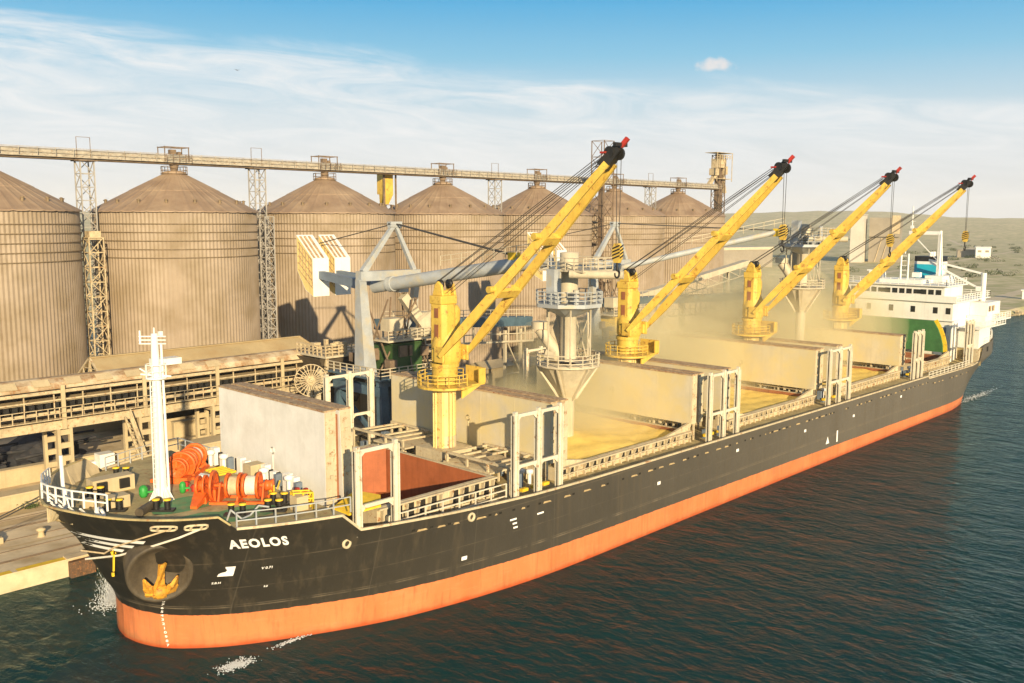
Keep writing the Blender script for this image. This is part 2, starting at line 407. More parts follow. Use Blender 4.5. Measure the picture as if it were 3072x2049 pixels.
# hatch coamings with brackets; hold walls (the first opening sits to port and stands higher)
CT=7.5
for k,(a,b,hw) in enumerate(HO):
    t=.35;CT=8.2 if k==0 else 7.5;ya,yb=(-9.75,4.95) if k==0 else (-hw,hw)
    co=None
    for sgn,y_ in ((-1,ya),(1,yb)):
        c=MB();c.box(a-t,b+t,y_,y_+sgn*t,DZ-.5,CT)
        if co is None:
            c.box(a-t,a,ya,yb,DZ-.5,CT);c.box(b,b+t,ya,yb,DZ-.5,CT)
        y0=y_+sgn*.02
        if k>0:
            for x0,d in ((a-t,1),(b+t,-1)): c.prism([(x0,y0,CT),(x0+d*4.2,y0,CT),(x0,y0,CT+.75)],(0,sgn*.28,0))
        c.box(a-t-.05,b+t+.05,y_+sgn*t,y_+sgn*(t+.35),CT-.14,CT-.02)
        n=int((b-a)/1.05);y1=y_+sgn*t
        for i in range(n+1):
            x=a+(b-a)*i/n
            c.prism([(x-.05,y1,CT-.14),(x-.05,y1+sgn*.42,CT-.16),(x-.05,y1+sgn*.2,DZ+.45),(x-.05,y1+sgn*.32,DZ),(x-.05,y1,DZ)],(.1,0,0))
        c.bar((a,y1+sgn*.25,DZ+.5),(b,y1+sgn*.25,DZ+.5),.09,.09)
        o_=part(c,'hatch_coaming',M['cream']);co=co or o_
        dg=MB()
        for i in range(n):
            if (i*7+k)%5!=0:
                x=a+(b-a)*(i+.5)/n;dg.box(x-.3,x+.3,y1+sgn*.01,y1+sgn*.03,DZ+.3,CT-.25)
        part(dg,'coaming_shade_plate',M['dark'],o_)['kind']='stuff'  # dark plates paint the shade between the coaming brackets
    w_=MB();zb=-4.5;i0=.02
    w_.cur=1 if k==0 else 0;w_.add([(b-i0,ya,CT-.05),(b-i0,yb,CT-.05),(b-i0,yb,2.5),(b-i0,ya,2.5)],[(3,2,1,0)])
    w_.add([(a+i0,ya,CT-.05),(a+i0,yb,CT-.05),(a+i0,yb,2.5),(a+i0,ya,2.5)],[(0,1,2,3)])
    w_.cur=1;w_.add([(a,yb-i0,CT-.05),(b,yb-i0,CT-.05),(b,yb-i0,2.5),(a,yb-i0,2.5)],[(3,2,1,0)])
    w_.add([(a,ya+i0,CT-.05),(b,ya+i0,CT-.05),(b,ya+i0,2.5),(a,ya+i0,2.5)],[(0,1,2,3)])
    w_.cur=2;w_.box(a-2,b+2,ya-1.5,yb+1.5,zb-.1,zb)
    w_.add([(a,ya,2.5),(b,ya,2.5),(b,ya-1,zb),(a,ya-1,zb)],[(0,1,2,3)]);w_.add([(a,yb,2.5),(b,yb,2.5),(b,yb+1,zb),(a,yb+1,zb)],[(3,2,1,0)])
    w_.add([(a,ya,2.5),(a,yb,2.5),(a,yb,zb),(a,ya,zb)],[(3,2,1,0)]);w_.add([(b,ya,2.5),(b,yb,2.5),(b,yb,zb),(b,ya,zb)],[(0,1,2,3)])
    part(w_,'hold_lining',[M['holdbr'],M['holdor'],M['holddk']])
CT=7.5
for q_,d_ in (([(23.6,4.9,4.2),(25.6,3.2,4.2),(25.6,4.9,4.2)],(0,0,4.0)),([(20.5,4.9,4.6),(20.5,4.3,4.6),(20.5,4.9,6.4)],(.5,0,0))): ob=MB();ob.prism(q_,d_);part(ob,'hold_corner_plate',M['holdor'])
# hatch cover panels folded upright: (x fore face, half width, z0, z1, panels, dusty)
def panel(x0,x1,hw,z0,z1,m,lean=0):
    p=MB();p.cur=0
    p.prism([(x0+lean,-hw,z0),(x1+lean,-hw,z0),(x1,-hw,z1),(x0,-hw,z1)],(0,2*hw,0))
    o=part(p,'hatch_cover',m,None,((x0+x1)/2,0,z0))
    q=MB();q.box(x0-.04,x1+.04,-hw-.04,hw+.04,z1+.004,z1+.13);part(q,'cover_edge',M['rustedge'],o)
    for sg in (-1,1):
        s=MB();s.prism([(x0+lean+.02,sg*(hw+.004),z0+.02),(x1+lean-.02,sg*(hw+.004),z0+.02),(x1-.02,sg*(hw+.004),z1-.02),(x0+.02,sg*(hw+.004),z1-.02)],(0,sg*.05,0))
        for p_ in ((x0+.2+lean,sg*hw*.9),(x1-.2+lean,sg*hw*.6)): l_=MB();l_.bar((p_[0],p_[1],z0-.6),(p_[0],p_[1],z0+.01),.25,.25);part(l_,'cover_support',M['cream'],o)
        for i in range(4): s.cbox(((x0+x1)/2+lean*(1-i/4),sg*(hw+.1),z0+(z1-z0)*(.15+.22*i)),.3,.16,.25)
        part(s,'cover_end_plate',M['cream'],o)
    for i in range(1,5):
        y=-hw+2*hw*i/5;d=MB();d.box(x0-.01,x0,y-.03,y+.03,z0+.4,z1-.2) if lean==0 else None
        if lean==0 and m is not M['cover']: part(d,'cover_seam',m,o)
    # small lifting eye and drain on the face
    d=MB();d.lathe([(.28,0),(.28,.05),(.2,.05),(.2,0)],(x0-.05,-.5,z0+(z1-z0)*.48),(1,0,0),14);d.bar((x0-.03,-.5,z0+.3),(x0-.03,-.5,z0+(z1-z0)*.43),.05,.05)
    part(d,'lifting_eye',m,o)
    return o
panel(11.75,12.7,7.35,7.6,15.1,M['cover']);panel(13.05,14.0,7.35,7.6,15.1,M['cover'],.25)
for a,b,z1,m in ((32.3,33.2,13.3,M['coverd']),(33.6,34.5,13.3,M['coverd']),(53.9,54.8,13.1,M['coverd']),(55.2,56.0,13.1,M['coverd']),(59.4,60.2,13.0,M['coverd']),(60.4,61.3,13.0,M['coverd']),(81.1,82.0,13.0,M['coverd']),(82.3,83.2,13.0,M['coverd']),(86.8,87.5,12.9,M['coverd']),(87.8,88.5,12.9,M['coverd']),(107.4,108.3,12.4,M['coverd']),(108.6,109.4,12.4,M['coverd'])):
    panel(a,b,10.6,8.1,z1,m)
for a,b_,hw,z0,z1 in ((33.24,33.56,10.4,8.2,13.0),(12.75,13.0,7.2,7.8,14.8),(54.82,55.12,10.4,8.3,12.2),(82.02,82.28,10.4,8.3,12.2),(108.32,108.58,10.4,8.3,12.0)):
    ag=MB();ag.box(a,b_,-hw,hw,z0,z1);part(ag,'cover_hinge_gap',M['holdbr'])
# aftermost cover: green underside, arched end with yellow rim
gc=MB();arc=[(127.3,-9.7,8.0),(127.3,-9.6,9.2),(127.3,-9.25,10.5),(127.3,-8.75,11.7),(127.3,-8.0,12.9)]
gc.prism(arc+[(127.3,10.2,12.9),(127.3,10.2,8.0)],(.9,0,0));o=part(gc,'hatch_cover',M['green'],None,(127.5,0,8));o['label']='green painted underside of the aftermost hatch cover'
gr=MB()
for p,q in zip(arc,arc[1:]): gr.bar(Vector(p)+Vector((.4,-.08,0)),Vector(q)+Vector((.4,-.08,0)),1.0,.16,up=(1,0,0))
part(gr,'cover_rim',M['yelmark'],o)
# log stanchion frames (posts and rails) at the deck edge
def stanchions(xs,sgn,zt,cut=(1,1)):
    f=MB();y=sgn*min(12.55,hull_y(xs[0],7.6)-.38)
    for x in xs:
        zb=max(dz(x)-.1,ztop(x)-.55) if x<20 else dz(x)-.1
        f.box(x-.26,x+.26,y-.06,y+.06,zb,zt);f.box(x-.26,x-.16,y-.22,y+.22,zb,zt-.05);f.box(x+.16,x+.26,y-.22,y+.22,zb,zt-.05)
        f.cbox((x,y,zt+.08),.3,.3,.3)
    for a,b in zip(xs,xs[1:]):
        for z in (zt-.12,DZ+ (zt-DZ)*.42):
            f.bar((a+.2,y,z),(b-.2,y,z),.2,.26)
            for e,dx in ((a+.25,1),(b-.25,-1)): f.prism([(e,y-.05,z-.5),(e,y-.05,z+.0),(e+dx*.45,y-.05,z-.1)],(0,.1,0))
    part(f,'stanchion_frame',M['rail'],None,(xs[0],y,DZ))
G=[([11.25,14.55],13.25),([25.9,28.6,31.2],13.6),([54.2,56.8,59.5],13.4),([80.9,83.7,86.5],13.2),([107.6,109.1,110.6],13.1),([129.2,130.6,132.0],12.9)]
for xs,zt in G:
    stanchions(xs,-1,zt)
    if xs[0]>20: stanchions(xs,1,zt)
# masthouses and clutter between the hatches
CRX=[29.9,57.2,84.3,110.9]
for k,cx in enumerate(CRX):
    m=MB()
    m.box(cx-1.9,cx+1.7,-1.9,1.9,DZ-.1,DZ+1.95);m.box(cx-2.6,cx+2.4,2.6,7.2,DZ+1.55,DZ+1.7);m.box(cx-2.6,cx+2.4,-8.4,-2.6,DZ+1.35,DZ+1.5)
    part(m,'mast_house',M['cream'])
    for sg in (-1,1):
        g=MB()
        for i in range(5):
            x=cx-2.3+i*1.1
            for y in (2.9,4.9,6.9): g.box(x-.08,x+.08,sg*y-.08,sg*y+.08,DZ-.1,DZ+1.34)
        for y in (3.2,4.6,6.0,8.4,9.5):
            z=DZ+2.3;g.bar((cx-2.5,sg*y,z),(cx+2.3,sg*y,z-.15),.22,.16)
        g.bar((cx-2.5,sg*3.0,DZ+2.32),(cx-2.5,sg*10.4,DZ+2.32),.25,.18);g.bar((cx+2.2,sg*3.0,DZ+2.2),(cx+2.2,sg*10.4,DZ+2.2),.25,.18)
        for y in (3.0,5.5,8.0,10.4):
            for x in (cx-2.5,cx+2.2): g.bar((x,sg*y,DZ-.1),(x,sg*y,DZ+2.3),.18,.18)
        part(g,'deck_gantry',M['cream'])
    rnd=random.Random(k)
    for i in range(26):
        dk=MB()
        x=cx+rnd.uniform(-2.2,2);y=rnd.uniform(-11.4,11.2)
        if abs(y)<2.2: continue
        s_=rnd.uniform(.25,.7);hh=rnd.uniform(.4,1.3)
        if i%3==0: dk.lathe([(s_*.5,0),(s_*.5,hh*.7),(s_*.3,hh)],(x,y,DZ-.05),n=10,cap=True)
        else: dk.box(x-s_*.5,x+s_*.5,y-s_*.4,y+s_*.4,DZ-.05,DZ+hh)
        part(dk,'deck_machinery',M['bluegrey'])
    for i in range(7):
        v=MB()
        x=cx+rnd.uniform(-2,2);y=rnd.choice((-1,1))*rnd.uniform(3,11)
        v.tube((x,y,DZ-.05),(x,y,DZ+.9),.17);v.lathe([(.17,0),(.34,.05),(.34,.35),(.2,.42)],(x,y,DZ+.85),n=12,cap=True)
        part(v,'vent',M['white'])
    for i in range(3): yv=MB();yv.cbox((cx-1.5+1.3*i,-11.2,DZ+.45),.7,.35,.25);part(yv,'lashing_box',M['yelmark'])
# side-deck clutter along hold one and its railing
rl=MB()
P=[(14.3,-11.3,DZ),(26,-11.5,DZ)]
rl.rail(P,1.5,1.6,.05,3);part(rl,'side_railing',M['rail'])
rnd=random.Random(4)
for i in range(26):
    x=rnd.uniform(14,25.5);y=-rnd.uniform(10.6,12.4);s_=rnd.uniform(.2,.5);sd=MB();sd.box(x-s_,x+s_,y-.2,y+.2,DZ-.05,DZ+rnd.uniform(.15,.5));part(sd,'deck_fitting',M['cream'])
yl=MB();yl.prism([(10.9,-9.3,8.7),(13.9,-7.9,9.0),(14.9,-9.6,8.8),(13.6,-11.3,8.7),(11.2,-10.8,8.5)],(0,0,.14));part(yl,'yellow_platform',M['yelmark'])
# hull marks ---------------------------------------------------------------
def on_hull(vs,x0,z0,slope=0,off=.02,sh=0):
    out=[]
    for v in vs:
        x=x0+v[0]+sh*v[1];z=z0+v[1]+slope*v[0];out.append((x,-hull_y(x,z)-off,z))
    return out
nm=MB();vs,fs=text_geo('AEOLOS',1.0,.045,1.22)
wv=max(v.x for v in vs)-min(v.x for v in vs);hv=max(v.y for v in vs)
vs2=[(v.x/wv*3.42-.52*v.y/hv*.70,v.y/hv*.70) for v in vs]
# letter spacing wide as on the plating
nm.add(on_hull(vs2,3.2,7.80,-.052,.03,.0),fs)
part(nm,'ship_name',M['bulbw'])
def poly_on(mb,pts,x0,z0,slope=0,off=.025): mb.add(on_hull(pts,x0,z0,slope,off),[tuple(range(len(pts)))])
bm_=MB()
# bulb warning mark and thruster-style small lettering
for a,b in zip([(0,0),(.05,.2),(.2,.3),(.38,.34),(.45,.48),(.34,.62),(.3,.75)],[(.0,0),(.05,.2),(.2,.3),(.38,.34),(.45,.48),(.34,.62),(.3,.75)][1:]):
    poly_on(bm_,[(a[0],a[1]),(.84,a[1]),(.84+.02,b[1]),(b[0],b[1])],2.95,5.6,-.03)
part(bm_,'bulb_mark',M['bulbw'])
sm=MB()
for t,x0,z0,sz,sl in (('V 0.71',5.3,5.86,.26,0),('S.B.H',2.78,5.0,.22,0),('9.0',5.72,4.36,.2,0)):
    vs,fs=text_geo(t,sz);sm.add(on_hull([(v.x,v.y) for v in vs],x0,z0,sl,.025),fs)
for x,z,w_ in ((24.6,5.5,.7),(24.9,5.15,.45),(25.0,4.8,.45),(27.6,5.35,.75)): sm.add(on_hull([(0,0),(w_,0),(w_,.14),(0,.14)],x,z,0,.025),[(0,1,2,3)])
for i in range(13):
    z=3.75-.3*i
    vs,fs=text_geo(str(9-i%10),.24);x=.80+.03*i
    sm.add(on_hull([(v.x+.02,v.y) for v in vs],x,z,0,.03),fs)
part(sm,'draft_marks',M['bulbw'])
pl=MB()
pl.add(on_hull([(-.45,0),(0,.9),(.45,0)],79.2,2.2,0,.03),[(0,1,2)]);pl.add(on_hull([(0,0),(.35,0),(.35,1.4),(0,1.4)],81.6,2.0,0,.03),[(0,1,2,3)])
for x,z in ((20,3.4),(44,4.4),(58,5.0),(73,4.6),(86,4.4),(101,4.8)): pl.add(on_hull([(0,0),(.5,0),(.5,.3),(0,.3)],x,z,0,.03),[(0,1,2,3)])
part(pl,'load_line_mark',M['bulbw'])
st=MB()
for xa,xb,z0,w in ((-3.25,-1.05,8.5,.27),(-2.92,-1.3,8.02,.25),(-2.62,-1.5,7.56,.24)):
    n=14
    for i in range(n):
        a=xa+(xb-xa)*(i/n)**1.6;b=xa+(xb-xa)*((i+1)/n)**1.6
        q=[]
        for x,dz_ in ((a,-w/2),(b,-w/2),(b,w/2),(a,w/2)):
            z=z0+dz_+.02*(x-xa);q.append((x,-max(0,hull_y(x,z))-.03,z))
        st.add(q,[(0,1,2,3)])
part(st,'bow_stripes',M['bulbw'])
# freeing-port lips with pale dust along the sheer
sc=MB();sd=MB();rnd=random.Random(2)
x=14.
while x<128:
    z=ztop(x)-.95;L_=rnd.uniform(.25,1.1)
    if rnd.random()<.8:
        q=on_hull([(0,0),(L_,0),(L_*.8,.13),(.1,.16)],x,z,-.01,.03);sc.add(q,[(0,1,2,3)])
    if rnd.random()<.7: sd.add(on_hull([(0,0),(.3,0),(.3,.17),(0,.17)],x+L_+.15,z,0,.03),[(0,1,2,3)])
    x+=L_+rnd.uniform(.5,1.6)
part(sc,'scupper_lip',mat('dust_streak',(.45,.33,.17),.8,var=.3,scale=3))['kind']='stuff';part(sd,'freeing_port',M['dark'])['kind']='stuff'
for x,z in ((20.6,6.75),(10.35,6.95)):
    fl=MB();y=-hull_y(x,z);fl.lathe([(.18,.02),(.2,.14),(.34,.14),(.36,0)],(x,y+.02,z),(0,-1,0),16);part(fl,'fairlead',M['cream'])
for xa in (-1.15,.35):
    fr=MB();fb=MB();P=[]
    for t in [2*math.pi*i/24 for i in range(25)]:
        u=.56+.56*math.copysign(abs(math.cos(t))**.5,math.cos(t));x=xa+u;z=9.78-.0*u+.17*math.copysign(abs(math.sin(t))**.6,math.sin(t))
        P.append((x,-hull_y(x,z)-.04,z))
    for a,b in zip(P,P[1:]): fr.bar(a,b,.09,.12)
    fb.add([(p[0],p[1]+.02,p[2]) for p in P[:-1]],[tuple(range(24))])
    for u in (.3,.82):
        x=xa+u;fr.tube((x,-hull_y(x,9.63)-.05,9.63),(x,-hull_y(x,9.92)-.05,9.92),.09)
    fo_=part(fr,'roller_fairlead',M['cream']);part(fb,'fairlead_opening',M['dark'],fo_)
# anchor bolster and anchor
ax=Vector((-.42,-.88,-.18)).normalized();o0=Vector((.2,-5.4,6.5))+ax*.95
bl=MB();bl.lathe([(2.35,-3.6),(2.05,.05),(2.0,.12),(1.86,.14),(1.7,.0),(1.2,-.45),(.5,-.7),(.02,-.72)],o0,ax,40);bol=part(bl,'anchor_bolster',M['bolster'])
an=MB();o0=o0+ax*.05;u=ax.cross(Vector((0,0,1))).normalized();v=u.cross(ax).normalized()
if v.z<0: v=-v
if u.x<0: u=-u
def A(a,b,c): return o0+u*a+v*b+ax*c
an.bar(A(0,-.95,.15),A(.12,.5,-.3),.34,.4,w2=.26,h2=.3)              # shank into the hawse
an.lathe([(.02,-.45),(.42,-.4),(.5,-.1),(.5,.1),(.42,.4),(.02,.45)],A(-.05,-1.15,.2),u,12)  # crown
an.bar(A(-.55,-1.2,.2),A(-.6,-1.0,.32),.6,.55)
for sg,tip in ((-1,A(-.95,.05,.55)),(1,A(1.05,.0,.5))):
    b0=A(sg*.55,-1.15,.22);mid=b0.lerp(tip,.45)+ax*.1
    an.bar(b0,mid,.62,.42,w2=.58,h2=.3);an.bar(mid,tip,.58,.3,w2=.12,h2=.1)
an.bar(A(-.3,-.9,.35),A(.35,1.0,.5),.34,.24,w2=.2,h2=.14)
part(an,'anchor',M['anchor'])
# ------------------------------------------------------------------ forecastle
fm=MB();bx,by=2.8,-.6
fm.lathe([(.42,0),(.38,2),(.33,7),(.26,10.5),(.22,11.7)],(bx,by,FD),n=20,cap=True)
for i in range(12):
    t=2*math.pi*i/12;c=Vector((bx,by,FD));d=Vector((math.cos(t),math.sin(t),0))
    fm.prism([c+d*.38+Vector((0,0,1.0)),c+d*.38,c+d*.85],d.cross(Vector((0,0,1)))*.1)
fm.tube((bx+.42,by-.3,FD+.2),(bx+.34,by-.25,FD+11),.09)
fmo=part(fm,'foremast',M['white'],None,(bx,by,FD))
q=MB();q.lathe([(.25,0),(.72,.1),(.72,.18),(.25,.22)],(bx,by,FD+8.5),n=14)
q.rail([(bx+.68*math.cos(t),by+.68*math.sin(t),FD+8.68) for t in [2*math.pi*i/8 for i in range(9)]],.9,1,.03,2)
q.bar((bx-.75,by+.7,FD+8.9),(bx+.75,by-.7,FD+8.75),.1,.1);q.bar((bx-.8,by+.7,FD+9.3),(bx-.2,by+.2,FD+8.8),.08,.08)
part(q,'mast_platform',M['white'],fmo)
q=MB()
for z in (11.0,11.25,11.5): q.bar((bx-.75,by+.72,FD+z),(bx+.55,by-.55,FD+z),.09,.07)
q.tube((bx-.7,by+.66,FD+11),(bx-.7,by+.66,FD+11.9),.07);q.tube((bx,by,FD+11.6),(bx,by,FD+12.1),.05);q.cbox((bx+.3,by-.3,FD+11.7),.25,.25,.3)
part(q,'mast_arm',M['white'],fmo)
q=MB();q.ladder((bx-.55,by-.5,FD+.3),(bx-.4,by-.35,FD+8.5),.4,(.7,-.7,0));part(q,'mast_ladder',M['white'],fmo)
# jackstaff with its open bow rails
j=MB();j.tube((-3.1,1.0,FD),(-3.15,1.0,FD+4.0),.13);j.tube((-2.95,.3,FD),(-3.1,.9,FD+1.9),.06);j.tube((-2.6,1.3,FD),(-3.1,1.0,FD+1.9),.06)
part(j,'jackstaff',M['white'])
br=MB()
P=[(-2.6,-4.6,10.6),(-3.9,-2.5,10.7),(-4.6,-.4,10.75),(-4.6,.6,10.75),(-3.8,2.8,10.7),(-2.7,4.5,10.6)]
br.rail(P,1.05,.8,.05,2)
for i in range(7):
    t=i/6;x=-4.4+.35*abs(i-3)**1.4*.5;y=-2.6+5.2*t
    br.bar((x+.1,y,10.5),(x+1.2,y*.8,FD),.14,.1)
part(br,'bow_railing',M['white'])
# mooring winches, arranged in a V
def winch(cx,cy,sg):
    a=Vector((.71,-.70*sg,0)).normalized() if sg>0 else Vector((.71,.70,0));f=Vector((a.y,-a.x,0))
    if f.x>0:f=-f
    o=Vector((cx,cy,FD+1.25))
    SM=Matrix.Translation((cx,cy,FD))@Matrix.Scale(.88,4)@Matrix.Translation((-cx,-cy,-FD))
    w=MB();w.M=SM
    def disc(t,r,th,rim=True):
        w.lathe([(.12,-th),(r*.8,-th),(r*.82,-th*1.6),(r,-th*1.6),(r,th*1.6),(r*.82,th*1.6),(r*.8,th),(.12,th)],o+a*t,a,28)
        for i in range(8):
            an_=2*math.pi*i/8;d=f*math.cos(an_)+Vector((0,0,1))*math.sin(an_);w.bar(o+a*t+d*.1,o+a*t+d*r*.85,.14,th*2.6,up=a)
    for t,r in ((-2.1,1.2),(-.95,1.0),(.0,1.02),(.35,.95),(1.45,1.08)): disc(t,r,.06)
    for t in (-1.6,-.15,1.8): w.prism([o+a*t+f*1.0-Vector((0,0,1.25)),o+a*t-f*1.0-Vector((0,0,1.25)),o+a*t-f*.25+Vector((0,0,.25)),o+a*t+f*.25+Vector((0,0,.25))],a*.14)
    w.box(o.x-.3,o.x+.3,o.y-.3,o.y+.3,FD,FD+.02)
    w.bar(o-a*2.2-Vector((0,0,1.15))+f*.9,o+a*2.1-Vector((0,0,1.15))+f*.9,.35,.2);w.bar(o-a*2.2-Vector((0,0,1.15))-f*.9,o+a*2.1-Vector((0,0,1.15))-f*.9,.35,.2)
    w.tube(o-a*2.3,o+a*2.4,.13)
    # gear case and windlass cable lifter
    g=o-a*3.0;disc(-2.75,.85,.05);disc(-3.3,.8,.07);w.lathe([(.3,-.22),(.5,-.2),(.42,0),(.5,.2),(.3,.22)],g,a,18)
    w.bar(g+f*.5-Vector((0,0,.75)),g+f*2.3-Vector((0,0,1.08)),1.0,.7,w2=.5,h2=.25);w.bar(g-Vector((0,0,.98))-f*.9,g-Vector((0,0,.98))+f*.9,1.1,.5);w.bar(g+a*.9-Vector((0,0,.7))-f*.5,g+a*.9-Vector((0,0,.7))+f*.4,.5,.9)
    wo=part(w,'mooring_winch',M['winch'],None,(cx,cy,FD))
    for t,mm in ((-.48,M['rope']),(.9,M['ropew'])):
        d=MB();d.M=SM;L_=.34 if t<0 else .42
        d.lathe([(.3,-L_),(.74,-L_)]+[(.74+.03*(i%2),-L_+2*L_*i/10) for i in range(11)]+[(.3,L_)],o+a*t,a,24);part(d,'rope_drum',mm,wo)
    d=MB();d.M=SM;d.lathe([(.05,2.0),(.5,2.0),(.42,2.2),(.42,2.4),(.55,2.6),(.05,2.62)],o,a,18);part(d,'warping_head',M['winch'],wo)
    d=MB();d.M=SM;d.cbox((o.x+1.9*a.x+.3,o.y+1.9*a.y-.5,FD+.9),.35,.3,.8);d.bar(o+a*2.9+Vector((0,0,-.3)),o+a*2.9-f*.9+Vector((0,0,.1)),.1,.1);part(d,'winch_control',M['yelmark'],wo)
winch(6.6,-4.6,1);winch(7.6,4.6,-1)
c=MB();c.prism([(5.15,-1.1,FD),(6.0,-1.9,FD),(5.9,-1.9,FD+1.3),(5.3,-1.2,FD+1.45)],(.35,.35,0));part(c,'canvas_cover',M['white'])
for x,y in ((9.9,-2.2),(9.9,3.6),(9.8,5.5),(10.1,-5.2)): c=MB();c.tube((x,y,FD),(x,y,FD+.9),.17);c.lathe([(.2,0),(.36,.1),(.36,.3),(.1,.42)],(x,y,FD+.85),n=12);part(c,'vent',M['white'])
for i,y in enumerate([-6.2,-5.6,-4.4,-3.6,-2.9,-1.5,-.2,1.0,2.0,3.2,4.4,6.0]): c=MB();c.cbox((10.2+.15*(i%3),y,FD+.45+.1*(i%2)),.5,.34+.12*(i%3),.9+.25*(i%3));part(c,'deck_locker',M['white'] if i%3 else M['bluegrey'])
for i,y in enumerate([-5,-4,-3.2,-2.2,-.9,.4,1.5,2.6,5.2]): c=MB();c.cbox((10.5,y,FD+.5),.3,.2,1.0);part(c,'hose_rack',M['black'])
for q_ in (((10.0,-.7,FD+.65),1.2,1.1,1.3),((8.3,-9.2,FD+.5),.9,.9,1.0)): c=MB();c.cbox(*q_);part(c,'deck_box',M['wallc'],bev=.03)
for cx,cy in ((-.55,-.6),(1.7,-2.9),(4.7,-7.4),(6.9,-8.3),(8.0,-7.2),(-.2,3.2),(3.3,7.0)):
    c=MB();c.bar((cx-.6,cy+.6,FD+.08),(cx+.6,cy-.6,FD+.08),.6,.14)
    for d in (-.38,.38): c.tube((cx+d*.7,cy-d*.7,FD),(cx+d*.7,cy-d*.7,FD+.75),.2,10)
    bo_=part(c,'mooring_bollard',M['black'])
    for d in (-.38,.38): c=MB();c.lathe([(.02,.1),(.26,.08),(.26,0)],(cx+d*.7,cy-d*.7,FD+.752),n=10);part(c,'bollard_cap',M['yelmark'],bo_)
for x,y in ((.4,3.45),(2.0,3.45)): c=MB();c.box(x-.35,x+.35,y-.1,y+.08,FD+.25,FD+.95);part(c,'ventilator_louvre',M['black'])
for q_ in ((-.2,2.8,3.53,4.7,FD,FD+1.1),(-.9,.7,-.4,.7,FD,FD+.85),(-1.7,-1.1,1.2,1.8,FD,FD+.6)): c=MB();c.box(*q_);part(c,'forecastle_hatch',M['wallc'],bev=.03)
c=MB();c.tube((.0,-3.2,FD+.32),(2.2,-1.4,FD+.3),.3,12);c.tube((2.4,-.3,FD+.3),(2.9,.2,FD+.3),.25,10);part(c,'pipe_roller',M['bolster'])
for x,y in ((-2.1,-2.2),(-2.0,3.2)):
    c=MB();c.lathe([(.16,0),(.2,.12),(.42,.12),(.46,0),(.42,-.1)],(x,y,FD+.55),(.6,-.6,.5),18);part(c,'panama_lead',M['white'])
c=MB();c.path([(3.2,-8.6,FD+.1),(3.9,-8.0,FD+.7),(4.4,-8.5,FD+.1),(5.2,-8.2,FD+.1),(5.6,-8.6,FD+.75),(6.0,-9.2,FD+.7)],.07);part(c,'grey_hose',M['loader'])
rr=MB()
P=[(3.3,-hull_y(3.3,9.3)+.35,FD),(5.5,-hull_y(5.5,9.3)+.35,FD),(8,-hull_y(8,9.3)+.35,FD),(10.4,-hull_y(10.4,9.1)+.4,FD)]
rr.rail(P,1.05,1.3,.04,2);part(rr,'forecastle_railing',M['loader']);rr=MB();P=[(3.3,hull_y(3.3,9.3)-.35,FD),(8,hull_y(8,9.3)-.35,FD),(10.4,hull_y(10.4,9.1)-.4,FD),(10.6,6,FD)];rr.rail(P,1.05,1.3,.04,2)
part(rr,'forecastle_railing',M['loader'])
yr=MB();yr.rail([(8.2,-8.4,FD),(9.2,-9.2,FD),(9.0,-9.8,FD),(8.0,-9.0,FD),(8.2,-8.4,FD)],1.15,.8,.05,3);part(yr,'yellow_guard_rail',M['yelmark'])
yc=MB()
for i in range(4):
    for k2 in range(4):
        if (i+k2)%2: yc.cbox((8.9+.25*i*.7,-8.1-.25*i,FD+.3+.25*k2),.24,.24,.24)
part(yc,'chequered_board',M['red'])
yb=MB()
for i in range(5): yb.box(8.2+.0*i,9.7,1.4+.45*i,1.6+.45*i,FD+.25,FD+.4)
part(yb,'yellow_grating',M['yelmark'])
MG=mat('bright_green',(.03,.3,.05),.5,var=.2)
for x,y,r in ((2.2,.9,.3),(4.6,-.1,.22)): gb=MB();gb.lathe([(.02,0),(r*.7,.05),(r,.25),(r,.7),(r*.6,.85),(.02,.9)],(x,y,FD),n=14);gb.bar((x-r,y,FD+.4),(x+r*1.8,y-.3,FD+.4),.12,.12);part(gb,'green_machine',MG)
for x,y,r,hh in ((5.1,.3,.15,.7),(5.4,-.2,.18,.5)): rx=MB();rx.tube((x,y,FD),(x,y,FD+hh),r);rx.tube((x-r-.1,y,FD+hh*.7),(x+r+.1,y,FD+hh*.7),.06);part(rx,'fire_hydrant',M['red'])
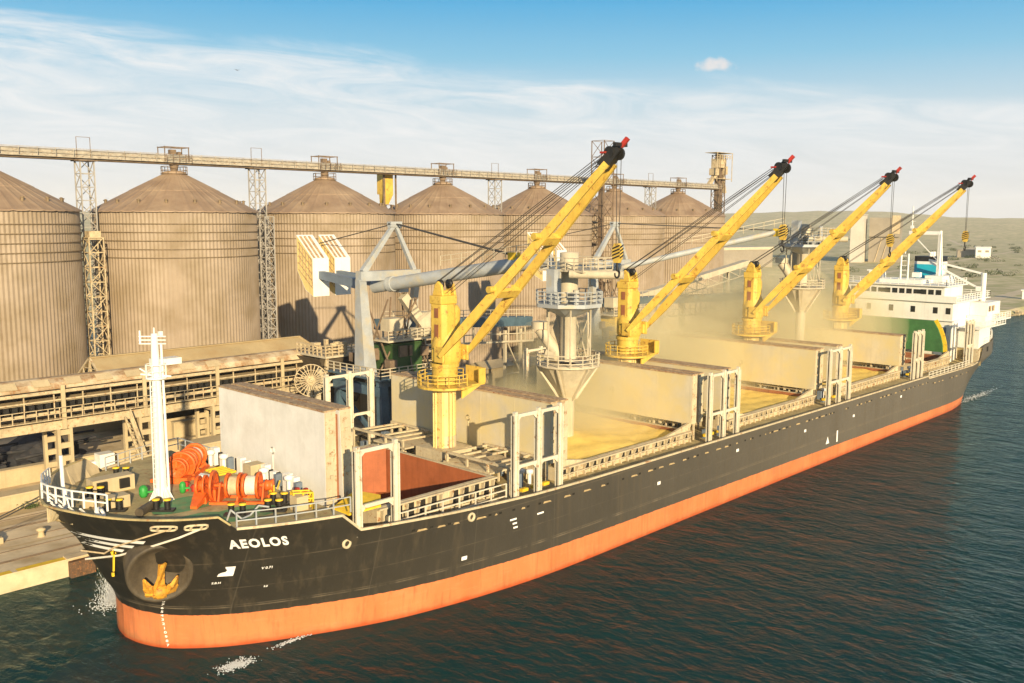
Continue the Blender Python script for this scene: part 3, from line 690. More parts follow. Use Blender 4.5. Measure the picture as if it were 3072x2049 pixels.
# ------------------------------------------------------------------ deck cranes
def crane(cx):
    o=(cx,0,DZ)
    m=MB();m.cur=1
    m.cur=2;m.lathe([(1.02,-.1),(1.02,3.0)],o,n=24);m.cur=1;m.lathe([(1.0,3.0),(1.0,7.3)],o,n=24);m.bar((cx-.75,-.45,DZ+1.9),(cx-.75,-.45,DZ+7.3),.5,.5)
    m.tube((cx-1.12,.25,DZ),(cx-1.12,.25,DZ+7.3),.12);m.tube((cx-1.2,-.1,DZ),(cx-1.2,-.1,DZ+7.3),.09);m.ladder((cx-.3,-1.16,DZ+2),(cx-.3,-1.16,DZ+7.3),.4)
    m.cur=0
    m.lathe([(1.0,7.1),(2.5,7.42),(2.5,7.62)],o,n=32,smooth=False);m.lathe([(2.5,7.62),(1.0,7.64)],o,n=32,smooth=False);m.lathe([(1.16,7.6),(1.16,9.25)],o,n=28);m.lathe([(1.16,9.25),(1.3,9.26),(1.3,9.6),(1.2,9.62)],o,n=28,smooth=False)
    m.prism([(cx+1.0,-1.2,DZ+6.3),(cx+1.0,-1.2,DZ+7.45),(cx+2.7,-1.9,DZ+7.45)],(0,.12,0))
    m.box(cx+1.3,cx+3.1,-2.0,.6,DZ+7.48,DZ+7.64);m.box(cx+2.3,cx+3.1,-2.08,-1.95,DZ+7.64,DZ+9.0);m.box(cx+3.06,cx+3.14,-1.95,.5,DZ+7.64,DZ+9.0)
    cr=part(m,'deck_crane',[M['yellow'],M['yellowp'],M['cream']],None,o)
    q=MB();P=[(cx+2.42*math.cos(t),2.42*math.sin(t),DZ+7.68) for t in [math.pi*(.02+1.55*i/12) for i in range(13)]];q.rail(P,1.05,1.0,.035,3);part(q,'crane_railing',M['yellow'],cr)
    hs=MB();z0=DZ+9.7
    hs.lathe([(1.22,-.1),(1.36,.25),(1.36,1.5),(1.2,2.4),(.9,3.0)],(cx+.15,-.05,z0),n=28)
    hs.prism([(cx-1.0,-.62,z0+.2),(cx-1.0,.7,z0+.2),(cx-.6,1.0,z0+.2),(cx+.6,1.0,z0+.2),(cx+.85,.7,z0+.2),(cx+.85,-.5,z0+.2),(cx+.4,-.95,z0+.2),(cx-.6,-.98,z0+.2)],(0,0,5.0))
    hs.prism([(cx-1.05,-.7,z0+5.2),(cx-1.05,.85,z0+5.2),(cx+.9,.85,z0+5.2),(cx+.9,-.7,z0+5.2)],(0,0,.75))
    for sx in (-1,1):
        hs.prism([(cx+sx*.72-.13,-.7,z0+5.95),(cx+sx*.72-.13,.7,z0+5.95),(cx+sx*.72-.13,.4,z0+6.9),(cx+sx*.72-.13,.0,z0+7.25),(cx+sx*.72-.13,-.5,z0+6.9)],(.26,0,0))
        hs.box(cx+sx*1.45-.13,cx+sx*1.45+.13,-1.5,-.3,z0+.1,z0+1.5)
        hs.box(cx+sx*1.25-.15,cx+sx*1.25+.15,-1.3,.2,z0+.15,z0+1.2)
    hs.box(cx-.58,cx+.58,-.3,.3,z0+5.9,z0+6.4)
    hs.lathe([(.05,2.2),(.75,3.0),(.8,4.6),(.55,5.0),(.05,5.05)],(cx+1.0,.15,z0),n=16)
    hs.box(cx+1.15,cx+2.1,.9,1.6,z0+4.6,z0+4.75)
    ho=part(hs,'crane_house',M['yellow'],cr,bev=.07)
    gl=MB()
    for zz,hh in ((2.1,1.3),(4.0,.85)):
        gl=MB();gl.box(cx-1.06,cx-1.004,-.3,.2,z0+zz,z0+zz+hh);part(gl,'house_window',M['holdbr'],cr)
    gl=MB();gl.box(cx+.86,cx+.92,-.42,-.02,z0+2.2,z0+3.3);part(gl,'house_window',M['holdbr'],cr)
    sh=MB()
    for sx in (-.75,.75): sh.lathe([(.05,-.1),(.42,-.1),(.38,0),(.42,.1),(.05,.1)],(cx+sx*.72,-.05,z0+6.95),(1,0,0),18)
    part(sh,'luffing_sheave',M['black'],cr)
    q=MB();q.ladder((cx+1.3,1.2,z0+.2),(cx+1.3,1.2,z0+5.0),.4,(0,1,0));q.rail([(cx+1.2,.9,z0+4.76),(cx+2.2,.9,z0+4.76),(cx+2.2,1.7,z0+4.76)],1,.6,.03,2);part(q,'crane_ladder',M['yellow'],cr)
    # boom: twin box girders from the foot pins to the head
    T0=Vector((cx+4.05,-16.4,34.8));T=T0-(T0-Vector((cx,-1.15,DZ+10.4))).normalized()*1.5-Vector((0,0,.25));b=MB()
    for sx in (-1,1):
        p=Vector((cx+sx*1.65,-1.15,DZ+10.4));t=T+Vector((sx*.48,-.12*sx*0,-.3))
        m1=p.lerp(t,.15);
        b.bar(p,m1,.3,.34,w2=.38,h2=.8);b.bar(m1,p.lerp(t,.6),.38,.8,w2=.38,h2=.74);b.bar(p.lerp(t,.6),t,.38,.74,w2=.3,h2=.55)
    d=(T-Vector((cx,-1.15,DZ+10.4)))
    for f,wd in ((.36,.62),(.63,.55)):
        c0=Vector((cx,-1.15,DZ+10.4))+d*f;hwid=1.65+( .48-1.65)*f
        dn=d.normalized();up=Vector((0,0,1))-dn*dn.z;up.normalize()
        b.tube(c0+Vector((-hwid-.75,0,0))+up*.15,c0+Vector((hwid+.75,0,0))+up*.15,.3,12)
        b.bar(c0+Vector((-hwid,0,0))-up*.3,c0+Vector((hwid,0,0))-up*.3,.8,.5,up=up)
    bo=part(b,'crane_boom',M['yellow'],cr)
    q=MB();c0=Vector((cx,-1.15,DZ+10.4))
    for i in range(11):
        a_=c0+d*(.385+.014*i);q.bar(a_+Vector((-.85,0,.15)),a_+Vector((-.1,0,.15)),.09,.09)
    q.tube(c0+d*.375+Vector((-.9,0,.1)),c0+d*.375+Vector((.1,0,.1)),.28,12);part(q,'boom_ladder',M['rustedge'],cr)
    # boom head
    hd=MB();hd.cur=0;dn=d.normalized()
    hd.bar(T-dn*.9+Vector((0,0,.1)),T+dn*1.1+Vector((0,0,.1)),1.25,.9,w2=1.05,h2=.7)
    for sx in (-.5,0,.5): hd.lathe([(.05,-.08),(.46,-.08),(.46,.08),(.05,.08)],T+dn*.3+Vector((sx,0,.35)),(1,0,0),18,smooth=False)
    hd.lathe([(.05,-.1),(.5,-.1),(.5,.1),(.05,.1)],T+dn*1.0+Vector((.1,0,-.3)),(1,0,0),16,smooth=False)
    hd.cbox(T+dn*1.2+Vector((0,0,.25)),1.5,.3,.3)
    hd.cur=1;hd.bar(T+dn*1.15+Vector((.15,0,.15)),T+dn*2.0+Vector((.15,0,.15)),.34,.34);hd.cbox(T-dn*.4+Vector((-.3,0,.85)),.8,.5,.15)
    part(hd,'boom_head',[M['black'],M['red']],cr)
    # luffing and hoisting wires
    wr=MB();top=Vector((cx,-.1,z0+7.3))
    for sx,tz in ((-.75,.5),(-.6,.3),(.6,.55),(.75,.35)):
        wr.tube(top+Vector((sx,0,0)),T+Vector((sx*.5,.5,tz)),.035,5)
    for sx in (-.3,.3): wr.tube(Vector((cx+sx,-.6,z0+6.2)),T+Vector((sx*.5,.3,.05)),.03,5)
    part(wr,'luffing_wire',M['wire'],cr)
    return cr,T,dn
cr0,TIP,DN=crane(CRX[0])
cranes=[cr0]
for x in CRX[1:]: cranes.append(copy_tree(cr0,(x-CRX[0],0,0),ship))
for cr,cx,hz in zip(cranes,CRX,(26.05,27.5,26.3,26.5)):
    WL[cr]=Vector((cx,0,DZ))
    hp=Vector((TIP.x-CRX[0]+cx,TIP.y,0))+Vector((DN.x*.7+.35,DN.y*.75,0))
    h_=MB();zt=TIP.z+.4
    for a_,b_ in ((-.28,-.18),(.28,.18)): h_.tube((hp.x+a_,hp.y,zt),(hp.x+b_,hp.y,hz+.5),.03,5)
    part(h_,'hoist_wire',M['wire'],cr)
    bk=MB();bk.prism([(hp.x-.2,hp.y-.22,hz-.75),(hp.x-.2,hp.y+.22,hz-.75),(hp.x-.2,hp.y+.42,hz-.2),(hp.x-.2,hp.y+.42,hz+.35),(hp.x-.2,hp.y+.2,hz+.8),(hp.x-.2,hp.y-.2,hz+.8),(hp.x-.2,hp.y-.42,hz+.35),(hp.x-.2,hp.y-.42,hz-.2)],(.4,0,0))
    st_=MB()
    for i in range(4):
        z=hz-.4+.27*i;st_.prism([(hp.x-.21,hp.y-.445,z),(hp.x-.21,hp.y-.445,z+.13),(hp.x+.21,hp.y-.445,z+.33),(hp.x+.21,hp.y-.445,z+.2)],(0,.02,0));st_.prism([(hp.x-.22,hp.y+.35,z-.1),(hp.x-.22,hp.y+.35,z+.03),(hp.x-.22,hp.y-.38,z+.3),(hp.x-.22,hp.y-.38,z+.17)],(.015,0,0))
    bko=part(bk,'hook_block',M['yellow'],cr);part(st_,'hook_block_stripe',M['black'],cr)
    hk=MB();hk.tube((hp.x,hp.y,hz-.7),(hp.x,hp.y,hz-1.35),.09)
    P=[(hp.x+.3*math.cos(t),hp.y,hz-1.65+.3*math.sin(t)) for t in [math.pi*(.5-1.6*i/10) for i in range(11)]]
    for i,(a_,b_) in enumerate(zip(P,P[1:])): hk.tube(a_,b_,.1-.004*i)
    part(hk,'cargo_hook',M['black'],cr)
# ------------------------------------------------------------------ accommodation
XF=131.3
ac=MB()
ac.box(XF,147,-9.6,9.6,5.6,12.6);ac.box(XF-.3,147.4,-9.9,9.9,12.6,12.75);ac.box(XF-.2,147,-9.6,9.6,12.75,15.6)
ac.box(XF-.6,147.6,-10.2,10.2,15.6,15.75);ac.box(XF+.2,140,-8.0,8.0,15.75,18.1);ac.box(XF-.3,140.6,-8.6,8.6,18.1,18.25)
ac.box(XF-.6,XF-.45,-10.2,10.2,15.75,16.65)
aco=part(ac,'accommodation_block',M['white'])
sp=MB();sp.box(134,139.5,-12.9,-9.7,8.2,11.4);sp.box(133,146,-13.4,-9.7,11.4,11.55);sp.box(137.5,143,-12.6,-9.7,11.55,13.2);sp.box(139,145.5,-12.4,-9.65,13.2,15.3);sp.box(141,148.5,-13.4,-9.7,12.2,12.4);sp.box(141,144,-12.4,-9.7,11.55,12.2);part(sp,'side_deckhouse',M['white'],aco)
for i in range(13):
    y=-7.1+i*1.18
    if i in (3,8): continue
    gl=MB();gl.box(XF+.14,XF+.22,y-.42,y+.42,16.75,17.55)
    if i in (2,7): gl.box(XF+.13,XF+.22,y+.421,y+1.6,16.8,17.5)
    part(gl,'bridge_window',M['glass'],aco)
for i,y in enumerate((-8.9,-6.9,-3.3,.3,4.1,6.8)):
    q=MB();q.box(XF-.24,XF-.18,y-.36,y+.36,13.75,14.75);part(q,'cabin_window',M['glass'],aco)
for y in (-3.3,.3,4.1): q=MB();q.box(XF-.04,XF+.02,y-.3,y+.3,10.5,11.3);part(q,'cabin_window',M['glass'],aco)
for x in (139.5,141.2): 
    q=MB();q.box(x,x+.6,-12.66,-12.58,13.9,14.8);part(q,'side_window',M['rustedge'],aco)
q=MB();q.box(XF-.03,XF+.02,-3.6,-1.0,12.0,12.16);part(q,'bulkhead_sign',M['bluegrey'],aco)
q=MB();q.box(XF-.12,XF+.02,-8.7,-6.9,6.0,11.6);q.box(XF-.08,XF,5,7,6,10);part(q,'blue_door',M['bluegrey'],aco)
q=MB()
q.rail([(XF-.2,-8.4,18.25),(XF-.2,8.4,18.25)],1,1.3,.04,3);q.rail([(XF-.2,-8.4,18.25),(140.4,-8.4,18.25)],1,1.3,.04,3);q.rail([(XF-.5,-10.1,15.75),(147.5,-10.1,15.75)],1.05,1.3,.04,3);q.rail([(147.5,-10.1,15.75),(147.5,10.1,15.75)],1.05,1.6,.04,3);q.rail([(133,-13.3,11.55),(146,-13.3,11.55)],1.05,1.5,.04,3);q.rail([(141,-13.3,12.4),(148.5,-13.3,12.4),(148.5,-9.8,12.4)],1.0,1.5,.04,3)
part(q,'deck_railing',M['white'],aco)
q=MB();q.box(140.5,146.5,-4.5,-1.5,15.75,19.3);q.box(133.5,139,-3.5,3.5,18.25,18.9);q.cbox((135,-6,18.9),.9,.9,1.2);q.cbox((136.5,-1.6,19.6),.9,1.3,.8);q.tube((136.5,4,18.2),(136.5,4,20),.5,12,.25);part(q,'upper_deckhouse',M['white'],aco)
fn=MB();fn.cur=0
def fun(z0,z1,m): fn.cur=m;fn.prism([(146.0,-1.6,z0),(146.0,2.0,z0),(146.4,2.6,z0),(149.0,2.6,z0),(149.4,2.0,z0),(149.4,-1.6,z0),(149.0,-2.2,z0),(146.4,-2.2,z0)],(0,0,z1-z0))
fun(15.7,18.4,1);fun(18.4,21.0,0);fun(21.0,21.5,1);fun(21.5,22.4,2)
fn.cur=1;fn.tube((146.9,0,22.3),(146.9,0,23.2),.35);fn.tube((148.3,0,22.3),(148.3,0,23.2),.35)
fno=part(fn,'funnel',[M['cyan'],M['white'],M['black']])
q=MB();q.lathe([(.02,.03),(1.3,.03),(1.3,0)],(147.9,-2.21,19.8),(0,-1,0),28);part(q,'funnel_emblem',M['white'],fno)
ms=MB()
ms.tube((142.5,-3,19.2),(142.5,-3,27.0),.36,12,.26);ms.bar((142.5,-3,26.6),(142.5,2.3,26.6),.5,.6);ms.bar((142.5,1.8,26.4),(142.5,-2.6,22.0),.15,.15)
ms.tube((142.5,1.9,26.8),(142.5,1.9,31.2),.1);ms.bar((142.5,1.3,28.6),(142.5,2.5,28.6),.08,.08);ms.cbox((142.5,1.9,27.6),.3,.5,.5);ms.tube((142.5,-3.7,19.2),(142.5,-3.2,26),.1)
ms.ladder((142.1,-3,19.2),(142.2,-3,26.5),.4,(0,1,0))
part(ms,'signal_mast',M['white'])
rm=MB();rm.tube((134.3,.3,18.2),(134.3,.3,23.2),.16);rm.tube((134.3,-.9,18.2),(134.3,-.9,23.2),.16)
for i in range(6): rm.bar((134.3,.3,18.8+.8*i),(134.3,-.9,18.8+.8*i),.1,.1)
rm.tube((134.3,-.3,23.2),(134.3,-.3,24.0),.1);rm.bar((133.6,-.3,24),(135,-.3,24),.2,.12);rm.cbox((134.3,5,19.2),1,1,1.8);rm.cbox((134.3,5,20.2),.5,2.0,.2)
part(rm,'radar_mast',M['white'])
dv=MB();dv.tube((143.4,-10.2,12.0),(143.4,-10.2,20.0),.42,12);dv.bar((143.4,-10.2,19.8),(143.4,-1.0,21.9),.34,.3);dv.bar((143.4,-10.2,17.0),(143.4,-1.2,21.5),.34,.28);dv.cbox((143.4,-9.5,17.3),.8,.8,.8);part(dv,'provision_crane',M['white'])
po=MB();rnd=random.Random(9)
for i in range(16):
    po=MB();x=rnd.uniform(143.5,152.5);y=-rnd.uniform(4,10);po.lathe([(.05,-.6),(.5,-.6),(.5,-.5),(.3,-.45),(.3,.45),(.5,.5),(.5,.6),(.05,.6)],(x,y,9.1),(.3,1,0),12);po.box(x-.5,x+.5,y-.5,y+.5,8.3,8.75);part(po,'stern_winch',M['bolster'])
q=MB();q.rail([(x,-y+.2,z) for x,y,z in TOPS if 136<x<154],.9,1.6,.04,2);part(q,'stern_railing',M['white'])
q=MB();q.rail([(112,-13.25,5.95),(129,-13.25,5.9)],1.05,1.5,.05,3);part(q,'side_railing',M['rail'])
q=MB();q.box(129.9,134,-13.2,-12.0,6.0,6.2);q.box(133.2,133.9,-13.3,-11.5,6.0,8.2);part(q,'poop_step',M['cream'])
q=MB()
for x,z in ((137.5,7.9),(143.8,7.9),(148.9,8.0)):
    q.add(on_hull([(-.6,-.4),(.6,-.4),(.6,.4),(-.6,.4)],x,z,0,.03),[(0,1,2,3)])
part(q,'mooring_port',M['dark'])
# ------------------------------------------------------------------ grain in the holds
rnd=random.Random(11)
def grain(x0,x1,hw,zb,peaks,label):
    nx,ny=44,34;rows=[]
    for i in range(nx+1):
        r=[]
        for j in range(ny+1):
            x=x0+(x1-x0)*i/nx;y=-hw+2*hw*j/ny;z=zb
            for px,py,hh,rr in peaks:
                d=math.hypot(x-px,y-py);z=max(z,zb+hh*(1-d/rr))
            z+=.09*math.sin(1.3*x+.9*y)*math.sin(.7*x-1.5*y)+.05*math.sin(2.9*x-2.1*y)
            r.append((x,y,z))
        rows.append(r)
    m=MB();m.grid(rows,True,True);o=m.build('grain',M['grain']);tag(o,label,'grain',None,'stuff');return o
grain(33.7,53.5,10.15,7.12,[(43,-3.5,.9,7),(48,4,.6,9)],'yellow grain heaped in the second hold under the nearest loading chute')
grain(61.3,80.7,10.15,7.05,[(70,2,.8,9),(66,-6,.5,6)],'rippled yellow grain filling the middle hold')
grain(88.3,107.2,10.15,7.12,[(96,-1,.9,8)],'yellow grain in the hold under the far loading chute')
# ------------------------------------------------------------------ quay and land
def sheet(name,rows,m,label=None,kind='structure',smooth=False):
    b=MB();b.grid(rows,smooth,True);o=b.build(name,m);tag(o,label,None,None,kind);return o
QZ=1.35
q=MB();q.box(-160,188,14.0,66,-6,QZ);qo=q.build('quay',M['concrete']);tag(qo,'sandy concrete quay apron beside the ship',None,None,'structure')
def land_mat():
    m=mat('dry_land',(.60,.50,.31),.9,var=.2,scale=.02,dirt=(.34,.33,.14),dirtamt=.42);return m
LM=land_mat()
g=MB()
g.add([(188,27,1.2),(4300,27,1.2),(4300,4300,1.2),(188,4300,1.2)],[(0,1,2,3)])
g.add([(-1500,66,1.2),(188,66,1.2),(188,4300,1.2),(-1500,4300,1.2)],[(0,1,2,3)])
g.add([(188,27,1.2),(188,22,-1.5),(4300,22,-1.5),(4300,27,1.2)],[(0,1,2,3)])
g.add([(188,14.3,-6),(188,66,-6),(188,66,1.2),(188,14.3,1.2)],[(0,1,2,3)])
tag(g.build('ground',LM),'flat dry land stretching inland behind the port',None,None,'structure')
hl=MB();rows=[]
HE=[(2,.1),(15,.10),(18.4,.14),(20.5,.32),(23,.48),(26,.46),(30,.36),(34,.3),(45,.25),(60,.3),(85,.25)]
for ri,(r,f) in enumerate(((1500,0),(1900,.35),(2300,.75),(2700,.98),(3000,1.0),(3600,.6))):
    row=[]
    for i in range(120):
        az=2+83*i/119;hh=28.7+math.tan(R(interp(az,HE)))*3000
        row.append((-26+r*math.cos(R(az)),-62+r*math.sin(R(az)),1.1+hh*f*(1+.03*math.sin(az*3.1+ri))))
    rows.append(row)
hl.grid(rows,True,True);tag(hl.build('hills',LM),'low tan hill rising on the horizon behind the port',None,None,'structure')
# ------------------------------------------------------------------ silos
SX=[42.6,15.4,70,97.4,124.6,151.8,178.4];SY=75;SR=11.95;EZ=29.65
silo=thing('grain_silo','second corrugated grain silo from the left, whole, behind the white foremast','grain silo',(SX[0],SY,QZ),'row of corrugated steel grain silos')
o=(SX[0],SY,0);w=MB();n=264
w.cur=0
def ribbed(prof):
    for (ra,za),(rb,zb) in zip(prof,prof[1:]):
        vs=[]
        for r,z in ((ra,za),(rb,zb)):
            for i in range(n):
                t=2*math.pi*i/n;k=.085 if i%2 else 0
                vs.append((o[0]+(r-k)*math.cos(t),o[1]+(r-k)*math.sin(t),z))
        w.add(vs,[(i,(i+1)%n,n+(i+1)%n,n+i) for i in range(n)],False)
ribbed([(SR,QZ-.3),(SR,10),(SR-.02,20),(SR-.03,EZ)])
w.build('silo_wall',M['silo'],silo)
rg=MB()
for k2,z in enumerate([EZ-1.75,EZ-2.95,EZ-4.15,EZ-5.35,EZ-6.55]): rg.lathe([(SR-.05,z-.07),(SR+.06,z-.07),(SR+.06,z+.07),(SR-.05,z+.07)],o,n=96)
rg.build('stiffening_ring',M['siloring'],silo)
rf=MB();n=160
prof=[(12.25,EZ-.12),(12.2,EZ+.05),(6.6,EZ+3.02),(6.55,EZ+3.1),(1.7,EZ+5.65)]
vs=[];
for r,z in prof:
    for i in range(n):
        t=2*math.pi*i/n;vs.append((o[0]+r*math.cos(t),o[1]+r*math.sin(t),z+(.07 if i%4==0 else 0)*min(1,r/5)))
rf.add(vs,[(j*n+i,j*n+(i+1)%n,(j+1)*n+(i+1)%n,(j+1)*n+i) for j in range(len(prof)-1) for i in range(n)],False)
rf.lathe([(1.75,EZ+5.6),(1.75,EZ+6.0),(.6,EZ+6.2)],o,n=24);rf.build('silo_roof',M['siloroof'],silo)
for i in range(16):
    t=2*math.pi*(i+.5)/16;v_=MB();c=Vector((o[0]+10*math.cos(t),o[1]+10*math.sin(t),EZ+1.15))
    v_.tube(c,c+Vector((0,0,.45)),.2,8);v_.lathe([(.2,0),(.34,.05),(.1,.22)],c+Vector((0,0,.42)),n=10);v_.build('roof_vent',M['siloring'],silo)
pt=MB();pt.rail([(o[0]+1.9*math.cos(t),o[1]+1.9*math.sin(t),EZ+5.7) for t in [2*math.pi*i/10 for i in range(11)]],1.1,1.2,.04,2);pt.lathe([(1.6,EZ+5.66),(2.0,EZ+5.66),(2.0,EZ+5.74)],o,n=20);pt.tube((o[0],o[1],EZ+5.9),(o[0],o[1],37.0),.4,12);pt.build('top_platform',M['steeldk'],silo)
LB=['','first silo at the left edge of the row, cut off by the frame','third corrugated silo from the left, behind the loader counterweight','fourth corrugated silo from the left, behind the blue A-frame stay cable','fifth corrugated silo from the left, behind the nearest yellow crane boom','sixth corrugated silo from the left, beside the tall dark stair tower','last and farthest corrugated silo, at the right end of the row']
for x,l in list(zip(SX,LB))[1:]:
    c=copy_tree(silo,(x-SX[0],0,0));tag(c,l)
# overhead conveyor
oc=thing('overhead_conveyor','long cream conveyor bridge running level above all the silo tops','conveyor',(90,SY,36.9))
b=MB();b.box(-30,197,SY-.95,SY+.95,36.95,37.15);b.box(-30,197,SY-.75,SY-.65,37.15,37.95);b.box(-30,197,SY+.65,SY+.75,37.15,37.95);b.prism([(-30,SY-.75,37.96),(-30,SY+.75,37.96),(-30,SY+.5,38.2),(-30,SY-.5,38.2)],(227,0,0))
b.build('conveyor_hood',M['conv'],oc)
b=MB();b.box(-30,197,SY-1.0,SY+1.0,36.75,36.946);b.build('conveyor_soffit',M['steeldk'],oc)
b=MB();b.rail([(-30,SY-1.3,37.1),(197,SY-1.3,37.1)],1.15,2.4,.035,2);b.box(-30,197,SY-1.5,SY-.96,37.0,37.08)
for i in range(95): x=-29+2.4*i;b.bar((x,SY-.78,37.2),(x+1.2,SY-.78,37.95),.08,.06);b.bar((x+1.2,SY-.78,37.95),(x+2.4,SY-.78,37.2),.08,.06)
b.build('conveyor_walkway',M['conv'],oc)
for x in sorted(SX):
    b=MB()
    for dx in (-1.9,1.9):
        for dy in (-1.1,1.1): b.bar((x+dx,SY+dy,36.9),(x+dx,SY+dy,39.4),.12,.12)
    for dy in (-1.1,1.1): b.bar((x-2,SY+dy,39.3),(x+2,SY+dy,39.3),.14,.14)
    for dx in (-1.9,0,1.9): b.bar((x+dx,SY-1.1,39.3),(x+dx,SY+1.1,39.3),.1,.1)
    b.cbox((x-.4,SY-.4,38.6),.9,.8,.7);b.cbox((x+.9,SY+.2,38.45),.5,.8,.5);b.tube((x,SY,35.6),(x,SY,37),.5,10,.75);b.rail([(x-2,SY-1.9,37.1),(x+2,SY-1.9,37.1)],1.1,1,.04,2)
    b.build('discharge_head',M['steeldk'] if x>15 else M['steel'],oc)
tg='lattice towers carrying the overhead conveyor'
def tower(x,y,z1,w_,label,m=M['towergrey'],top=True,cat='lattice tower'):
    t=thing('lattice_tower',label,cat,(x,y,QZ),tg);b=MB();b.lattice(x,y,QZ-.1,z1,w_,bay=w_*1.0,t=.16);b.build('tower_frame',m,t)
    if top:
        b=MB();b.cbox((x,y,z1-.08),w_+.8,w_+.8,.16);b.bar((x-w_/2,y,z1),(x-w_/2,y,z1+3.2),.07,.07);b.bar((x+w_/2,y,z1),(x+w_/2,y,z1+3.2),.07,.07);b.bar((x-w_/2,y,z1+3.2),(x+w_/2,y,z1+3.2),.06,.06);b.build('tower_head',M['steeldk'],t)
    return t
for x,l in ((28.9,'pale lattice tower between the first and second silos'),(56.3,'pale lattice tower between the second and third silos'),(111,'pale lattice tower between the fourth and fifth silos'),(165.2,'lattice tower with splayed top between the last two silos')): tower(x,74.2,36.75,1.9,l)
t=tower(28.1,70.6,26.0,2.0,'brown lattice leg standing in front of the gap between the first two silos',M['steel'],False)
b=MB();b.cbox((28.1,70.6,26.3),1.6,1.6,1.2);b.build('gearbox',M['steel'],t)
tower(55.6,70.6,29.0,1.6,'grey lattice leg in front of the gap between the second and third silos',M['towergrey'],False)
t=tower(135.8,66,45.5,3.4,'tall dark lattice stair tower standing before the sixth silo',M['steeldk'],False)
b=MB();
for i in range(8): b.box(134.3,137.3,64.5,67.5,5+5*i,5.08+5*i)
b.rail([(134.1,64.3,42),(137.5,64.3,42)],1,1,.05,3);b.box(134.4,135.4,65,66,12,40);b.build('stair_flight',M['steeldk'],t)
t=thing('bucket_elevator','tall rusty bucket elevator tower with crowded head, right end of the silo conveyor','elevator tower',(197.5,SY,QZ))
b=MB();b.lattice(197.5,SY,QZ-.1,46,2.6,t=.2);b.cbox((197.0,SY,24),1.1,1.1,44.5);b.cbox((198.6,SY,24),.9,1.0,44);b.build('elevator_leg',M['steeldk'],t)
b=MB();b.cbox((197.5,SY,43.8),3.4,2.6,2.4);b.cbox((195.5,SY,41.5),2.2,2,1.8);b.cbox((199.5,SY,42),2,2,2.2);b.bar((196,SY,41),(192.8,SY,38),.9,.9);b.bar((199.4,SY,41),(201,SY,36),.7,.7);b.rail([(193.8,SY-1.8,44.8),(201.4,SY-1.8,44.8)],1.1,1.2,.07,2);b.box(193.6,201.6,SY-1.9,SY+1.9,46.5,46.6);b.box(194.5,201,SY-1.8,SY+1.8,39.6,39.75)
for x in (193.8,201.3): b.bar((x,SY-1.8,39),(x,SY-1.8,46.5),.15,.15)
b.build('elevator_head',M['steel'],t)
t=thing('hopper_bin','small yellow hopper bin on a lattice leg between the third and fourth silos','hopper bin',(84.6,77,QZ))
b=MB();b.box(83.7,85.9,76,78,33.2,36.9);b.prism([(83.7,76,33.2),(85.9,76,33.2),(85.3,76.6,31.4),(84.3,76.6,31.4)],(0,1.4,0));b.build('bin_body',M['yellow'],t)
b=MB();b.lattice(84.8,77,QZ-.1,31.3,1.8,t=.16);b.rail([(83.4,75.7,37),(86.4,75.7,37)],1.1,.8,.05,2);b.box(83.5,83.9,75.8,76,30.5,36.9);b.box(86.3,86.6,75.8,76,29,37);b.build('bin_frame',M['steeldk'],t)
# ------------------------------------------------------------------ storage shed behind the gallery
wh=thing('storage_shed','long low storage shed with plain dusty tan pitched roof in front of the silos','shed',(33,50,QZ))
b=MB();rz=12.25;ez=6.6
A=[(18.5,50,rz),(47.6,50,rz),(52.5,41.5,ez),(18.5,41.5,ez),(18.5,58.5,ez),(52.5,58.5,ez)]
b.add(A,[(0,3,2,1),(0,1,5,4),(1,2,5)],False);b.add([(p[0],p[1],p[2]-.18) for p in A],[(0,1,2,3),(0,4,5,1),(1,5,2)],False);b.bar((18.4,50,rz+.05),(47.6,50,rz+.05),.5,.12);b.bar((18.4,41.4,ez-.05),(52.5,41.4,ez-.05),.2,.3)
b.bar((47.6,50,rz+.03),(52.5,41.5,ez+.03),.3,.1);b.build('shed_roof',M['whroof'],wh)
b=MB();b.box(18.8,52.2,42.2,42.4,QZ-.2,5.2);b.box(51.9,52.1,42.4,58,QZ-.2,6.4);b.box(18.8,52,57.8,58,QZ-.2,6.4);b.build('shed_wall',M['wallc'],wh)
b=MB()
b.add([(18.75,50,rz-.4),(18.75,42.2,ez-.1),(18.75,57.8,ez-.1)],[(0,1,2)]);b.build('gable_shade_sheet',M['dark'],wh)  # dark sheet stands for the shade inside the open gable
b=MB()
for i in range(9):
    y=42.4+1.9*i;hz=ez+(rz-ez)*(1-abs(y-50)/8.5);b.bar((18.5,y,ez-.1),(18.5,y,hz-.1),.12,.12)
    if i<8:
        y2=y+1.9;h2=ez+(rz-ez)*(1-abs(y2-50)/8.5);b.bar((18.5,y,ez),(18.5,y2,max(ez,h2-.3)),.1,.1);b.bar((18.5,y2,ez),(18.5,y,max(ez,hz-.3)),.1,.1)
b.bar((18.5,41.5,ez),(18.5,50,rz),.2,.25);b.bar((18.5,58.5,ez),(18.5,50,rz),.2,.25)
for z in (8,9.5,11): k2=(rz-z)/(rz-ez)*8.5;b.bar((18.5,50-k2,z),(18.5,50+k2,z),.1,.1)
b.build('gable_lattice',M['steel'],wh)
